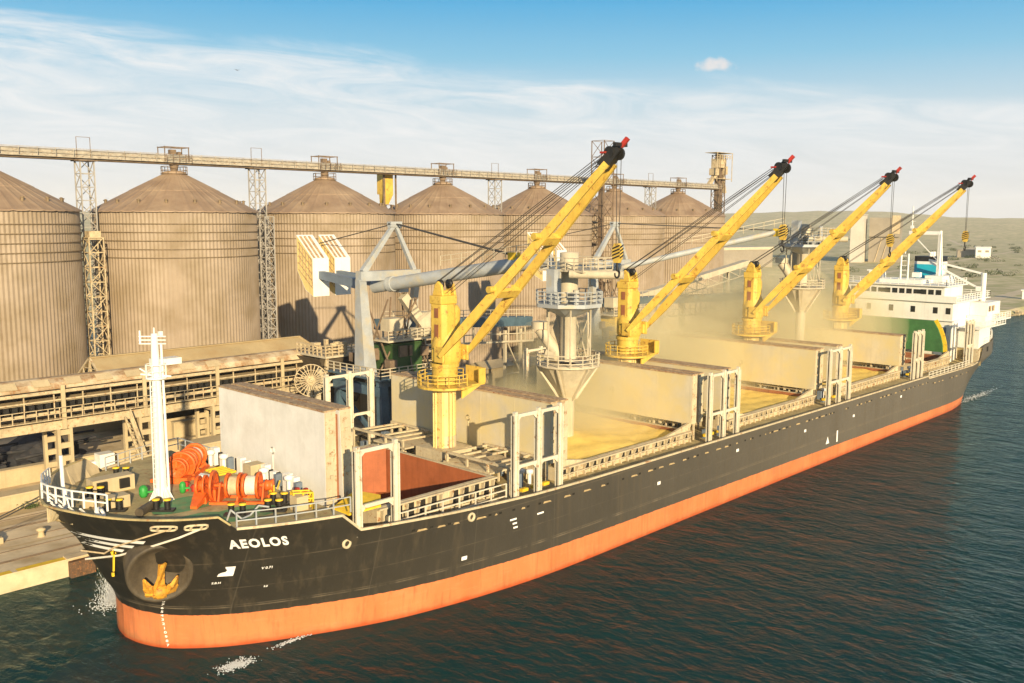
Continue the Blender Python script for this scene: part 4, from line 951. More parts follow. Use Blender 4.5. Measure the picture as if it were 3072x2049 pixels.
# ------------------------------------------------------------------ quay conveyor gallery
cg=thing('conveyor_gallery','long cream quay conveyor gallery on paired posts with rusty roof sheets behind the bow','conveyor gallery',(10,36.5,QZ))
X0,X1=-45,62
b=MB();prof=[(35.1,11.75),(35.5,12.25),(36.4,12.65),(37.4,12.65),(38.3,12.25),(38.7,11.7)]
b.grid([[(X0,y,z) for y,z in prof],[(X1-22,y,z) for y,z in prof]],False);b.grid([[(X0,y,z-.08) for y,z in prof],[(X1-22,y,z-.08) for y,z in prof]],False,True)
rnd=random.Random(5)
for i in range(34): 
    x=X0+2.5*i;b.bar((x,35.08,11.75),(x,35.48,12.28),.06,.05)
b.build('gallery_roof',M['galroof'],cg)
b=MB()
b.box(X0,X1,34.7,34.95,11.3,11.6);b.box(X0,X1,34.7,34.9,7.6,8.35);b.box(X0,X1,34.65,34.95,8.36,8.48);b.box(X0,X1,38.7,38.9,7.6,8.5);b.box(X0,X1,34.72,34.86,10.55,10.7);b.box(X0,X1,34.95,38.6,8.3,8.4);b.box(X0,X1,34.85,35.0,9.15,9.5)
b.box(X0,X1,34.2,34.7,8.72,8.8)
i=0;x=X0
while x<X1:
    b.box(x-.05,x+.05,34.74,34.86,8.7,11.2)
    x+=2.83;i+=1
b.build('gallery_frame',M['steel'],cg)
b=MB();
x=X0
while x<X1: b.box(x,x+.5,35.0,37.6,9.55,10.35);x+=.78
b.build('belt_idler',M['black'],cg)
b=MB();b.box(X0,X1,35.2,37.5,10.36,10.5);b.build('conveyor_belt',M['steel'],cg)
b=MB();b.box(X0,X1,37.9,38.0,8.45,11.6);b.build('gallery_shade_sheet',M['bolster'],cg)  # dark sheet added to stand for shade inside the gallery
b=MB();b.rail([(X0,34.25,8.8),(X1,34.25,8.8)],1.1,1.1,.04,2);b.build('gallery_railing',M['steel'],cg)
for x in (-33,-24.5,-16,-7.5,1,9.6,18,26.5,35,43.5,52,60.5):
    b=MB()
    for y in (34.9,38.6):
        b.box(x-.75,x-.45,y-.25,y+.25,QZ-.1,7.6);b.box(x+.45,x+.75,y-.25,y+.25,QZ-.1,7.6)
        for k2 in range(5): b.box(x-.45,x+.45,y-.2,y+.2,QZ+.2+1.35*k2,QZ+.75+1.35*k2)
    b.box(x-.6,x+.6,35.1,38.4,7.0,7.5);b.box(x-.2,x+.2,34.55,34.69,7.6,12.1);b.build('gallery_column',M['wallc'],cg)
b=MB();b.cbox((21.5,36.8,13.0),3,1.6,.7);b.lathe([(.05,0),(.2,.2),(.05,.4)],(20,36.5,12.9),n=10);b.build('roof_housing',M['white'],cg)
for i in range(8):
    b=MB();x=4+3.1*i;b.prism([(x,35.2,12.0),(x+1.6,35.2,12.0),(x+1.6,35.9,12.55),(x,35.9,12.55)],(0,-.04,.06));b.build('patched_roof_sheet',M['wallc'],cg)
# low concrete conveyor trough and walls on the apron
def wall(name,label,x0,x1,y0,y1,z1,m,cap=.12,cat='wall'):
    b=MB();b.box(x0,x1,y0,y1,QZ-.1,z1);
    if cap:b.box(x0,x1,y0-.25,y1+.25,z1+.003,z1+cap)
    x=x0+3
    while x<x1: b.box(x-.03,x+.03,y0-.02,y0-.003,QZ,z1-.02);x+=3
    o_=b.build(name,m);return tag(o_,label,cat)
wall('concrete_wall','low pale concrete trough wall running along the apron in front of the gallery posts',-60,21,31.2,32.6,2.7,M['wallc'],.18)
wall('concrete_wall','pale concrete retaining wall between the gallery posts and the shed',-60,40,39.6,40.1,3.1,M['wallc'],.1)
wall('concrete_wall','stepped concrete block wall under the gallery beside the first hatch cover',21.3,33,31.6,34.0,4.1,M['wallc'],.2)
wall('concrete_wall','higher tan concrete wall lying in shade behind the gallery',24,36,40.6,41.2,5.0,M['wallc'],.1)
def clutter(name,label,cat,fn,m,group=None):
    b=MB();fn(b);o_=b.build(name,m);return tag(o_,label,cat,group)
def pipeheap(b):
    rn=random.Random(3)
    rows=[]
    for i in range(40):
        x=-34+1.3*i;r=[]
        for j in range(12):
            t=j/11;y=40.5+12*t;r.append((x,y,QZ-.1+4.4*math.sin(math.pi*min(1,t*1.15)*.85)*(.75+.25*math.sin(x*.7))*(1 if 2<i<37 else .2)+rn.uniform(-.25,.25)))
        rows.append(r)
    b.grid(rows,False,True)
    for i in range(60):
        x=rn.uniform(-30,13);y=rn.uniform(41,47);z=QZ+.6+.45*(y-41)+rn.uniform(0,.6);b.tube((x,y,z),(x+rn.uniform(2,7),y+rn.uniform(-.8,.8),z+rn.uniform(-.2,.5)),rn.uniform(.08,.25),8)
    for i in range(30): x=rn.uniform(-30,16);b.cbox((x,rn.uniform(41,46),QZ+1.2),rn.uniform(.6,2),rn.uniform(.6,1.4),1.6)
SCR=mat('shade_black_steel',(.035,.035,.038),.7,var=.5,scale=1.2,rust=(.12,.07,.04),rustamt=.15)  # near-black base paints in the shade behind the gallery
clutter('shaded_heap','heap of pipes and machinery, coloured black for the shade behind the gallery posts','shaded heap',pipeheap,SCR)
def loaderm(b):
    b.box(12.6,15,38.6,39.5,QZ+.4,QZ+1.3);b.box(14.0,15.6,37.4,38.8,QZ+.5,QZ+2.2);b.bar((12.6,38.2,QZ+.9),(11.2,38,QZ+.4),1.4,.2)
    for x in (13,15): b.lathe([(.05,-.2),(.45,-.2),(.45,.2),(.05,.2)],(x,37.6,QZ+.45),(0,1,0),14);b.lathe([(.05,-.2),(.45,-.2),(.45,.2),(.05,.2)],(x,39.3,QZ+.45),(0,1,0),14)
clutter('wheel_loader','small white wheel loader parked under the gallery by the second post','wheel loader',loaderm,M['white'])
def stair(b):
    b.ladder((17.5,33.4,QZ),(15.5,33.4,8),1.4,(0,1,0),.6,.1);b.rail([(17.5,32.7,QZ),(15.5,32.7,8)],1,.9,.06,2)
clutter('gallery_stair','steep steel stair leaning up to the gallery behind the foremast','stair',stair,M['steel'])
def bush(x,y,s_,label):
    b=MB();rn=random.Random(int(x*10))
    for i in range(260):
        c=Vector((x+rn.gauss(0,s_*.5),y+rn.gauss(0,s_*.3),QZ+abs(rn.gauss(0,s_*.35))));d=Vector((rn.uniform(-1,1),rn.uniform(-1,1),rn.uniform(-.2,1))).normalized()*s_*.16;e_=d.cross(Vector((rn.uniform(-1,1),rn.uniform(-1,1),.3))).normalized()*s_*.05
        b.add([c-e_,c+d*.5-e_*2,c+d,c+e_],[(0,1,2,3)])
    o_=b.build('bush',M['leaf']);tag(o_,label,'bush',None)
bush(9.2,30.6,1.3,'green weedy bush at the foot of the low trough wall, nearest the bow mast');bush(4.6,30.7,.8,'smaller scrubby bush against the trough wall further left')
# rails, kerb paint, bollards, fenders
ks=MB();ks.box(-60,188,14.02,14.75,QZ+.004,QZ+.12);tag(ks.build('quay_kerb',M['concrete']),'raised concrete kerb along the quay edge',None,None,'structure')
ky=MB()
for a,b_ in ((-9.6,-2.5),(-2.1,5),(5.4,14),(14.4,40),(-30,-14)): ky.add([(a,14.04,QZ+.124),(b_,14.04,QZ+.124),(b_,14.74,QZ+.124),(a,14.74,QZ+.124)],[(0,1,2,3)])
tag(ky.build('kerb_paint',M['yelmark']),'yellow paint band on the quay kerb',None,None,'structure')
kr=MB()
for y in (17,17.25,19.6,22.4,25.5,25.8,28.4): kr.box(-80,188,y-.05,y+.05,QZ+.004,QZ+.05)
tag(kr.build('quay_rails',M['steeldk']),'crane rails set in the quay surface',None,None,'structure')
kl=MB();kl.add([(-80,20.4,QZ+.004),(188,20.4,QZ+.004),(188,20.8,QZ+.004),(-80,20.8,QZ+.004)],[(0,1,2,3)]);kl.add([(-80,26.6,QZ+.004),(188,26.6,QZ+.004),(188,28.1,QZ+.004),(-80,28.1,QZ+.004)],[(0,1,2,3)]);kl.add([(-80,29.2,QZ+.004),(188,29.2,QZ+.004),(188,31.1,QZ+.004),(-80,31.1,QZ+.004)],[(0,1,2,3)])
tag(kl.build('quay_path',mat('worn_path',(.46,.34,.19),.9,var=.25,scale=.3,dirt=(.55,.42,.22),dirtamt=.3)),'worn darker strips along the quay',None,None,'structure')
def fender(x,label):
    t=thing('quay_fender',label,'fender',(x,14.2,0),'rubber fenders on the quay wall');b=MB();b.box(x-1.0,x+1.0,13.45,13.99,-.5,QZ-.05);b.build('fender_pad',M['rubber'],t,bev=.05)
    b=MB();b.prism([(x-1.1,13.7,QZ+.13),(x+1.1,13.7,QZ+.13),(x+1.1,14.7,QZ+.13),(x-1.1,14.7,QZ+.13)],(0,0,.1));b.build('fender_bracket',M['concrete'],t)
fender(2.6,'brown rubber fender on the quay wall just ahead of the bow stem')
def bollard(x,y,label,m):
    t=MB();t.lathe([(.36,0),(.26,.15),(.24,.45),(.4,.58),(.4,.7),(.1,.8)],(x,y,QZ+.002),n=16,cap=True);tag(t.build('quay_bollard',m),label,'bollard','mooring bollards on the quay')
bollard(2.3,21.6,'pale bollard on the open quay ahead of the bow',M['wallc']);bollard(-14.6,17.0,'dark bollard at the left edge of the quay taking the bow ropes',M['black'])
b=MB();b.box(-3.2,-.6,21.9,23.3,QZ+.002,QZ+.55);b.box(-3.0,-.8,22.1,23.1,QZ+.554,QZ+.75);tag(b.build('concrete_block',M['wallc'],bev=.04),'pale concrete block lying on the open quay left of the bow','concrete block')
def rope(P,r,m,label,sag=0):
    b=MB();Q=[]
    for p_,q_ in zip(P,P[1:]):
        p_=Vector(p_);q_=Vector(q_)
        for i in range(12): t=i/12;Q.append(p_.lerp(q_,t)-Vector((0,0,sag*4*t*(1-t))))
    Q.append(Vector(P[-1]));b.path(Q,r,6);tag(b.build('mooring_rope',m),label,'rope','mooring ropes at the bow')
def hp(x,z,off=.15): return (x,-hull_y(x,z)-off,z)
rope([hp(1.1,9.65),hp(.2,9.05,.2),hp(-.9,8.1,.25),hp(-1.6,7.2,.35),(-2.35,-.1,6.25),(11,14.6,1.9)],.075,M['ropew'],'pale mooring rope from the aft roller fairlead, lower of the two on the bow')
rope([hp(-.5,9.65),hp(-1.3,9.0,.15),hp(-1.9,7.9,.25),hp(-2.0,7.1,.3),(-2.6,-.1,6.9),(9,14.6,1.9)],.06,M['rope'],'tan mooring rope from the forward roller fairlead, upper of the two on the bow')
rope([(-2.9,4.9,9.6),(-14.6,17.0,2.0)],.05,M['wire'],'dark rope from the starboard bow to the quay, upper of two',.3)
rope([(-1.4,7.0,9.5),(-14.5,17.1,1.9)],.05,M['wire'],'dark rope from the starboard bow to the quay, lower of two',.3)
b=MB();y=-hull_y(-1.7,7.0)-.5;b.bar((-1.85,y,6.1),(-1.75,y,7.6),.1,.1);b.bar((-1.95,y,7.3),(-1.55,y,7.4),.1,.25);b.cbox((-1.9,y,5.9),.14,.14,.25);tag(b.build('rat_guard',M['yelmark']),'yellow rope clamp hanging on the bow mooring ropes','rope clamp')
# ------------------------------------------------------------------ ship loaders
def loader(x0,tip,dz_,dtop,label,house,hlabel,trip):
    t=thing('ship_loader',label,'ship loader',(x0,21,QZ),'rail mounted grain ship loaders')
    P=lambda mb,n,m,par=None,**k: mb.build(n,m,par or t,**k)
    b=MB()
    for dx in (-3.6,3.6):
        for y in (17.1,25.6): b.bar((x0+dx,y,QZ),(x0+dx*.95,y+(21-y)*.12,11.4),1.1,1.1,w2=.9,h2=.9);b.box(x0+dx-1.6,x0+dx+1.6,y-.4,y+.4,QZ+.05,QZ+1.0)
        b.box(x0+dx-.5,x0+dx+.5,17,25.7,9.6,10.6);b.bar((x0+dx,17.2,4),(x0+dx,25.5,9.6),.4,.4)
    for y in (17.6,25.1): b.box(x0-3.6,x0+3.6,y-.4,y+.4,10.6,11.4)
    b.box(x0-4.4,x0+4.4,16.5,26.2,11.4,11.6);P(b,'portal_frame',M['loaderbl'])
    b=MB();b.rail([(x0-4.4,16.5,11.6),(x0+4.4,16.5,11.6),(x0+4.4,26.2,11.6)],1.1,1.2,.05,3);b.rail([(x0-4.4,16.5,11.6),(x0-4.4,26.2,11.6)],1.1,1.2,.05,3);P(b,'portal_railing',M['loadercr'])
    b=MB();b.bar((x0-3.4,20.4,11.4),(x0-4.2,20,22.2),1.9,1.7,w2=.75,h2=.9);P(b,'main_leg',M['loader'])
    b=MB();b.bar((x0+3.4,20.4,17.8),(x0+3.6,20,22.2),.7,.7);b.bar((x0+3.4,20.4,17.8),(x0+2.2,20.4,16.4),.6,.6);b.bar((x0-4.5,20,22.55),(x0+3.9,20,22.5),1.0,1.05);b.box(x0+.2,x0+1.5,18.8,19.8,20.6,22.0);P(b,'cross_beam',M['loader'])
    ap=Vector((x0+.6,20,28.2));b=MB()
    b.bar((x0-3.9,20,23),ap,.62,.62,w2=.42,h2=.42);b.bar((x0-3.0,20.4,23),ap,.2,.2);b.bar((x0+3.3,20,23),ap,.5,.5,w2=.36,h2=.36);b.cbox(ap+Vector((0,0,.05)),1.6,.7,.35);b.tube(ap+Vector((-.8,0,-.25)),ap+Vector((.8,0,-.25)),.3,12);P(b,'a_frame',M['loader'])
    tip=Vector(tip);root=Vector((x0-1.2,21.5,21.2));hp_=Vector((tip.x,tip.y,24.0+dtop*.6));tgt=Vector((tip.x,tip.y+3.2,hp_.z+.75));d=tgt-root;end=root+d*1.03
    b=MB();rr=.72 if dz_==0 else .4;b.tube(root,end,rr,20);b.tube(root+d*.1,root+d*.13,rr+.13,20);P(b,'boom_tube',M['loader'])
    b=MB();dn=Vector((d.y,-d.x,0)).normalized()
    a0=root+d*.45+dn*.75+Vector((0,0,1.1));a1=root+d+dn*.75+Vector((0,0,.75));b.rail([a0,a1],1.0,1.4,.035,2);P(b,'boom_railing',M['loadercr'])
    b=MB();b.bar(root+Vector((-1.6,0,.3)),(x0-2.2,32.5,22.4),.9,1.1,w2=.7,h2=.8);b.bar(root+Vector((1.4,0,.3)),(x0+.1,32.5,22.4),.9,1.1,w2=.7,h2=.8);b.box(x0-3.4,x0+1.2,30.2,30.8,21.6,22.1);P(b,'counterweight_arm',M['bluegrey'])
    for xa in (x0-3.5,x0-.4):
        b=MB();b.prism([(xa,30,19.7),(xa,30,24.1),(xa,33.2,26.8),(xa,33.2,22.6),(xa,31.6,20.4)],(2.25,0,0));c=P(b,'counterweight',M['white'])
        g=MB();g.add([(xa-.015,30.02,19.75),(xa-.015,30.02,24.05),(xa-.015,33.15,26.7),(xa-.015,33.15,22.65),(xa-.015,31.55,20.45)],[(4,3,2,1,0)]);g.build('ballast_panel',M['yellowp'],c);g=MB()
        for i in range(5): z=20.7+.8*i;g.bar((xa-.03,30.05,z),(xa-.03,32.8,z+2.1),.08,.07);g.bar((xa-.03,30.1+.6*i,20.9+.5*i),(xa-.03,30.1+.6*i,23.9+.5*i),.08,.07)
        for i in range(3): g.bar((xa+.3+.6*i,30.05,24.2),(xa+.3+.6*i,32.85,26.65),.28,.08)
        g.build('ballast_grid',M['rustedge'],c)
    b=MB();b.tube(ap,(x0-1.3,31.8,25.8),.06,6);q0=Vector((tip.x-.8,2.9,25.2+dtop*.5));b.tube(ap,q0,.09,6);b.tube(ap+Vector((.3,0,0)),q0+Vector((.4,0,0)),.06,6);P(b,'stay_cable',M['wire'])
    b=MB();b.cbox(q0+Vector((.2,-.2,-.3)),.9,.9,1.1);P(b,'stay_anchor',M['yelmark'])
    b=MB();b.box(x0-1.3,x0+2.9,18.2,21.6,11.62,14.9);b.prism([(x0-1.5,18.0,14.91),(x0+3.1,18,14.91),(x0+3.1,21.8,15.1),(x0-1.5,21.8,15.1)],(0,0,.15));hh=P(b,'machine_house',house,bev=.04);hh['label']=hlabel
    b=MB();b.bar((x0+.8,19,20.2),(x0+3.6,18.6,16.6),.9,1.0);b.box(x0+2.6,x0+5.4,18,20,15.6,16.4);b.box(x0+3.2,x0+4.4,18.4,19.6,16.4,18.2);b.box(x0-1.6,x0+.4,18.4,20,16.4,17.8);b.box(x0-2.4,x0+5.8,17.6,21,15.3,15.5);b.rail([(x0-2.4,17.6,15.5),(x0+5.8,17.6,15.5)],1.1,1,.045,3);P(b,'transfer_chute',M['loadercr'])
    b=MB();rn=random.Random(int(x0))
    for i in range(18): b.cbox((x0+rn.uniform(-3.5,4),rn.uniform(17.5,24),11.6+rn.uniform(.3,2.6)),rn.uniform(.3,1.1),rn.uniform(.3,1),rn.uniform(.4,1.3))
    for i in range(8): b.bar((x0+rn.uniform(-3,4),rn.uniform(17.5,22),11.6),(x0+rn.uniform(-3,4),rn.uniform(17.5,22),20),.14,.14)
    P(b,'machinery',M['steeldk'])
    if trip:
        xa,xb=trip;b=MB();b.bar((xa,25,16.4),(xb,25,14.9),1.6,1.25);P(b,'tripper_bridge',M['loaderbl'])
        b=MB();n_=int((xb-xa)/1.6)
        for i in range(n_+1):
            x=xa+(xb-xa)*i/n_;z=15.7-1.5*i/n_;b.bar((x,24.1,z),(x,24.1,z-2.0),.16,.16)
        b.bar((xa,24.1,13.75),(xb,24.1,12.25),.18,.25);b.bar((xa,24.1,14.8),(xb,24.1,13.3),.1,.12);b.rail([(xa,24.2,17.0),(xb,24.2,15.5)],1.0,1.6,.04,2)
        for x in (xa+9,xb-5): b.bar((x,24.6,QZ),(x,24.6,14),.35,.35);b.bar((x+3,24.6,QZ),(x+3,24.6,14),.35,.35);b.bar((x,24.6,QZ+1),(x+3,24.6,8),.15,.15);b.bar((x+3,24.6,8),(x,24.6,13),.15,.15);b.bar((x,24.6,8),(x+3,24.6,8),.15,.2)
        P(b,'bridge_trestle',M['loadercr'])
    # telescopic loading spout over the hold
    sx,sy=tip.x,tip.y;Z=lambda z:z+dz_
    b=MB();b.lathe([(.78,Z(15.2)),(.78,Z(20.3)),(1.02,Z(20.5)),(1.02,Z(21.4)),(.88,Z(21.5)),(.86,hp_.z),(.86,hp_.z+.3)],(sx,sy,0),n=24);b.lathe([(.9,hp_.z+.3),(.9,hp_.z+1.6),(.02,hp_.z+1.7)],(sx,sy,0),n=20);P(b,'spout_column',M['loadercr'])
    b=MB();z=hp_.z;b.box(sx-1.8,sx+2.6,sy-3.2,sy+2.2,z-.12,z+.05);b.rail([(sx-1.8,sy+2.2,z+.05),(sx-1.8,sy-3.2,z+.05),(sx+2.6,sy-3.2,z+.05),(sx+2.6,sy+2.2,z+.05)],1.1,1.0,.045,3);b.tube((sx-1.8,sy-1.6,z-.3),(sx+.6,sy-6.0,z-.3),.4,10);b.bar((sx-.9,sy+.9,z),(sx-.9,sy+.9,z+2.0),.12,.12);P(b,'upper_platform',M['loadercr'])
    b=MB();z=Z(20.5);oct_=[(sx+3.3*math.cos(a),sy+3.3*math.sin(a),z) for a in [R(22.5+45*i) for i in range(9)]];b.prism(oct_[:8][::1],(0,0,.35));b.rail([(p[0],p[1],z+.35) for p in oct_],1.15,.9,.045,3);b.lathe([(.8,z-1.0),(3.0,z)],(sx,sy,0),n=8,smooth=False,a0=R(22.5));P(b,'middle_platform',M['loader'])
    b=MB();b.box(sx-2.6,sx-1.6,sy-.4,sy+.6,z+.35,z+3.6);P(b,'control_cabin',M['loader'])
    b=MB();b.tube((sx-1.2,sy-1.9,z+.3),(sx-1.2,sy-1.9,z+1.7),.3);P(b,'filter_tank',M['loader'])
    b=MB();b.box(sx+1.35,sx+1.85,sy-1.85,sy-1.35,z+.35,z+2);b.box(sx+1.2,sx+2.0,sy-1.7,sy-1.5,z+2.0,z+2.9);P(b,'drive_motor',M['loader'])
    for p_,r_ in (((sx+1.5,sy+1),.2),((sx-1.9,sy+.2),.3)): b=MB();b.bar((p_[0],p_[1],z+.3),(p_[0],p_[1],hp_.z),r_,r_);P(b,'platform_post',M['loader'])
    b=MB();rn=random.Random(int(x0)+3)
    for i in range(6):
        a=R(60*i-75);a2=R(60*i-35);b.bar((sx+2.3*math.cos(a),sy+2.3*math.sin(a),Z(15)),(sx+2.3*math.cos(a),sy+2.3*math.sin(a),Z(20.4)),.11,.11)
        if i in (0,1,2): b.bar((sx+2.3*math.cos(a),sy+2.3*math.sin(a),Z(15)),(sx+1.9*math.cos(a2),sy+1.9*math.sin(a2),Z(20)),.08,.08);b.bar((sx+2.0*math.cos(a2),sy+2.0*math.sin(a2),Z(15)),(sx+2.2*math.cos(a),sy+2.2*math.sin(a),Z(19)),.06,.06)
    b.bar((sx+2.0,sy+2.2,Z(19.5)),(sx-.9,sy+1.5,Z(15.2)),1.1,.9);b.tube((sx-1.2,sy+2.6,Z(18.2)),(sx+.1,sy+.9,Z(15.2)),.6,12);b.tube((sx-1.2,sy+2.6,Z(18.2)),(sx-1.2,sy+2.6,Z(18.9)),.85,12);P(b,'spout_lattice',M['loadercr'])
    b=MB();b.lathe([(3.0,Z(14.75)),(3.1,Z(14.75)),(3.1,Z(14.9)),(.8,Z(14.9))],(sx,sy,0),n=16);b.rail([(sx+3.0*math.cos(a),sy+3.0*math.sin(a),Z(14.9)) for a in [R(22.5*i) for i in range(17)]],1.1,1,.045,3);P(b,'lower_platform',M['loadercr'])
    b=MB();b.lathe([(2.85,Z(14.75)),(.72,Z(11.7)),(.66,Z(11.4)),(.62,7.7),(.72,7.4),(.6,7.4)],(sx,sy,0),n=12,smooth=False);
    for i in range(6):
        a=R(60*i+20);c0=Vector((sx+2.9*math.cos(a),sy+2.9*math.sin(a),Z(14.75)));c1=Vector((sx+.74*math.cos(a),sy+.74*math.sin(a),Z(11.5)));b.bar(c0,c1,.12,.35)
    P(b,'hopper_chute',M['loadercr']);
    gs=MB();gs.lathe([(.5,8.0),(.62,7.5),(1.6,6.9)],(sx,sy,0),n=16);P(gs,'grain_stream',M['grain'])
    return t
loader(40,(42.3,-4.0,24.0),0,0,'nearer blue grey ship loader with green machine house, spout over the second hold',M['mgreen'],'green machine house',(42,68))
loader(80,(96,-1.0,26.4),4.6,4.2,'farther ship loader with yellow machine house, spout over the fourth hold',M['yelmark'],'yellow machine house',(84,128))
# cable reel beside the near loader
t=thing('cable_reel','spoked cable reel wheel on a stand between the first hatch cover and the near loader','cable reel',(33.2,26,QZ))
ax=Vector((-.55,-.83,.05)).normalized();o=Vector((33.2,26,10.7));b=MB();b.lathe([(1.15,-.12),(1.2,-.12),(1.2,.12),(1.15,.12)],o,ax,28);b.lathe([(1.75,-.12),(1.85,-.12),(1.85,.12),(1.75,.12),(1.75,-.12)],o,ax,32);b.lathe([(.05,.2),(.3,.2),(.3,-.2)],o,ax,12)
u=ax.cross(Vector((0,0,1))).normalized();v=u.cross(ax)
for i in range(24): a=2*math.pi*i/24;d=u*math.cos(a)+v*math.sin(a);b.bar(o+d*.2,o+d*1.8,.09,.09)
b.build('reel_wheel',M['steel'],t)
b=MB();b.bar((33.5,26.8,QZ),(33.5,26.8,10.8),.5,.5);b.bar((34.6,26.6,QZ),(34.2,26.4,9.6),.6,.6);b.cbox((34.8,26.5,9.9),2.4,1.6,.3);b.cbox((34.6,26.2,11),.5,.5,1.6);b.build('reel_stand',M['loadercr'],t)
# loading hopper platform behind the near loader
t=thing('receiving_hopper','brown inverted hopper with a railed top platform between the shed and the near loader','hopper',(42,33,QZ))
b=MB();b.prism([(38,30,12.2),(46.5,30,12.2),(46.5,36,12.2),(38,36,12.2)],(0,0,.25));b.build('hopper_deck',M['loadercr'],t)
b=MB();vs=[(37.5,30.5,12.19),(46.2,30.5,12.19),(46.2,38,12.19),(37.5,38,12.19),(40.5,32,6),(44,32,6),(44,35,6),(40.5,35,6)];b.add(vs,[(0,1,5,4),(1,2,6,5),(2,3,7,6),(3,0,4,7),(4,5,6,7)]);b.build('hopper_body',M['bolster'],t)
b=MB();b.rail([(46.5,30,12.45),(38,30,12.45),(38,36,12.45)],1.2,.9,.07,3);rn=random.Random(8)
for i in range(16): b.cbox((rn.uniform(38.6,46),rn.uniform(30.6,35.5),12.45+rn.uniform(.3,.8)),rn.uniform(.3,1),rn.uniform(.3,1),rn.uniform(.6,1.7))
b.build('deck_equipment',M['steel'],t)
for x,y in ((38.5,30.6),(45.8,30.6),(45.8,36),(38.5,36)): b=MB();b.bar((x,y,QZ),(x,y,12.2),.4,.4);b.build('hopper_leg',M['steel'],t)
def sheds(b):
    rn=random.Random(21)
    for i in range(70):
        x=rn.uniform(46,150);y=rn.uniform(26,60);b.cbox((x,y,QZ+rn.uniform(.5,2.5)),rn.uniform(1,5),rn.uniform(1,4),rn.uniform(1,5))
rn=random.Random(33)
for i in range(14):
    x=54+i*7.2;y=rn.uniform(30,46);hz=rn.uniform(3,6.5);w_=rn.uniform(3,6);b=MB();b.box(x-w_/2,x+w_/2,y-2,y+2,QZ-.1,QZ+hz);b.prism([(x-w_/2-.3,y-2.3,QZ+hz+.003),(x-w_/2-.3,y+2.3,QZ+hz+.003),(x-w_/2-.3,y,QZ+hz+.9)],(w_+.6,0,0))
    tag(b.build('store_hut',(M['wallc'],M['steel'],M['bldg'])[i%3]),'small tan store hut on the dusty apron behind the ship','hut','small store huts on the apron behind the ship')
# inclined conveyors beyond the ship
def incline(a,b_,label,m):
    t=thing('inclined_conveyor',label,'conveyor',(a[0],a[1],QZ));b=MB();b.bar(a,b_,1.6,.9);n=12;A=Vector(a);B=Vector(b_)
    b.build('conveyor_casing',m,t);b=MB()
    for i in range(n): p_=A.lerp(B,i/n)-Vector((0,.8,.45));q_=A.lerp(B,(i+1)/n)-Vector((0,.8,.45));b.bar(p_-Vector((0,0,1.5)),q_-Vector((0,0,1.5)),.16,.16);b.bar(p_,q_-Vector((0,0,1.5)),.12,.12);b.bar(q_,q_-Vector((0,0,1.5)),.12,.12)
    for f in (.15,.5,.85): p_=A.lerp(B,f);b.bar(p_-Vector((0,0,.4)),(p_.x,p_.y,QZ),.5,.5);b.bar(p_-Vector((0,0,.4)),(p_.x+2.5,p_.y,QZ),.3,.3)
    b.build('conveyor_truss',M['loadercr'],t)
incline((92,30,15.0),(128,26,21.0),'truss conveyor climbing to the far loader behind the second yellow crane',M['loadercr'])
# ------------------------------------------------------------------ distant buildings
def house(name,label,c,w_,d_,h_,ang,m,roof=None,rm=None,cat='building',win=0):
    t=thing(name,label,cat,(c[0],c[1],1.0));Mx=Matrix.Translation((c[0],c[1],1.0))@Matrix.Rotation(R(ang),4,'Z')
    b=MB();b.M=Mx;b.box(0,d_,-w_,0,0,h_);b.build('building_wall',m,t)
    b=MB();b.M=Mx
    if roof: b.prism([(-.5,-w_-.5,h_+.003),(d_+.5,-w_-.5,h_+.003),(d_+.5,.5,h_+.003),(-.5,.5,h_+.003)],(0,0,roof))
    else: b.prism([(-.6,-w_-.6,h_+.003),(-.6,.6,h_+.003),(-.6,-w_/2,h_+w_*.22)],(d_+1.2,0,0))
    b.build('building_roof',rm or m,t)
    if win:
        b=MB();b.M=Mx
        for i in range(win): y=-w_*(i+.5)/win;b.box(-.06,-.02,y-w_/win*.25,y+w_/win*.25,h_*.55,h_*.75)
        b.build('window',M['bldgdk'],t)
    return t
t=house('grain_terminal','tall pale windowless grain terminal block with a grey wing, far behind the third yellow boom',(575,205),8,22,31.0,18,M['bldg'],.6)
b=MB();b.M=Matrix.Translation((590,199,1.0))@Matrix.Rotation(R(18),4,'Z');b.box(0,24,-19,0,17,29.5);b.box(2,24,-19,0,0,17);b.build('terminal_wing',M['bldgdk'],t)
b=MB();b.M=Matrix.Translation((590,199,1.0))@Matrix.Rotation(R(18),4,'Z');b.box(-.5,3,-19,-14,19,31)
for i in range(3): b.bar((1.9,-4-4*i,0),(1.9,-8-4*i,16),.7,.5)
b.build('terminal_bay',M['steel'],t)
house('long_warehouse','long brown warehouse with a cream roof edge, right of the last silo',(452,262),44,40,10.5,-14,M['bldgdk'],1.6,M['loadercr'],'warehouse')
house('far_warehouse','small long white roofed warehouse on the slope below the hill',(1750,900),58,22,8,-10,M['bldg'],1.5,M['white'],'warehouse')
house('white_hut','white flat roofed hut on the open land right of the last hook',(716,171),10,9,8.0,22,M['white'],.5,None,'hut',2)
house('brown_shed','low reddish brown shed left of the white hut',(722,186),13,8,5.6,22,M['bldgdk'],.4,None,'shed')
house('far_house','tiny white house on the skyline at the far right, left of a pair',(2450,690),40,20,10,20,M['white'],2);house('far_house','tiny white house on the skyline at the far right, right of a pair',(2500,640),18,20,10,20,M['white'],2)
house('shore_house','small pale hut by the waterline at the right edge',(338,36),2.2,3,3.2,15,M['white'],.3,None,'hut')
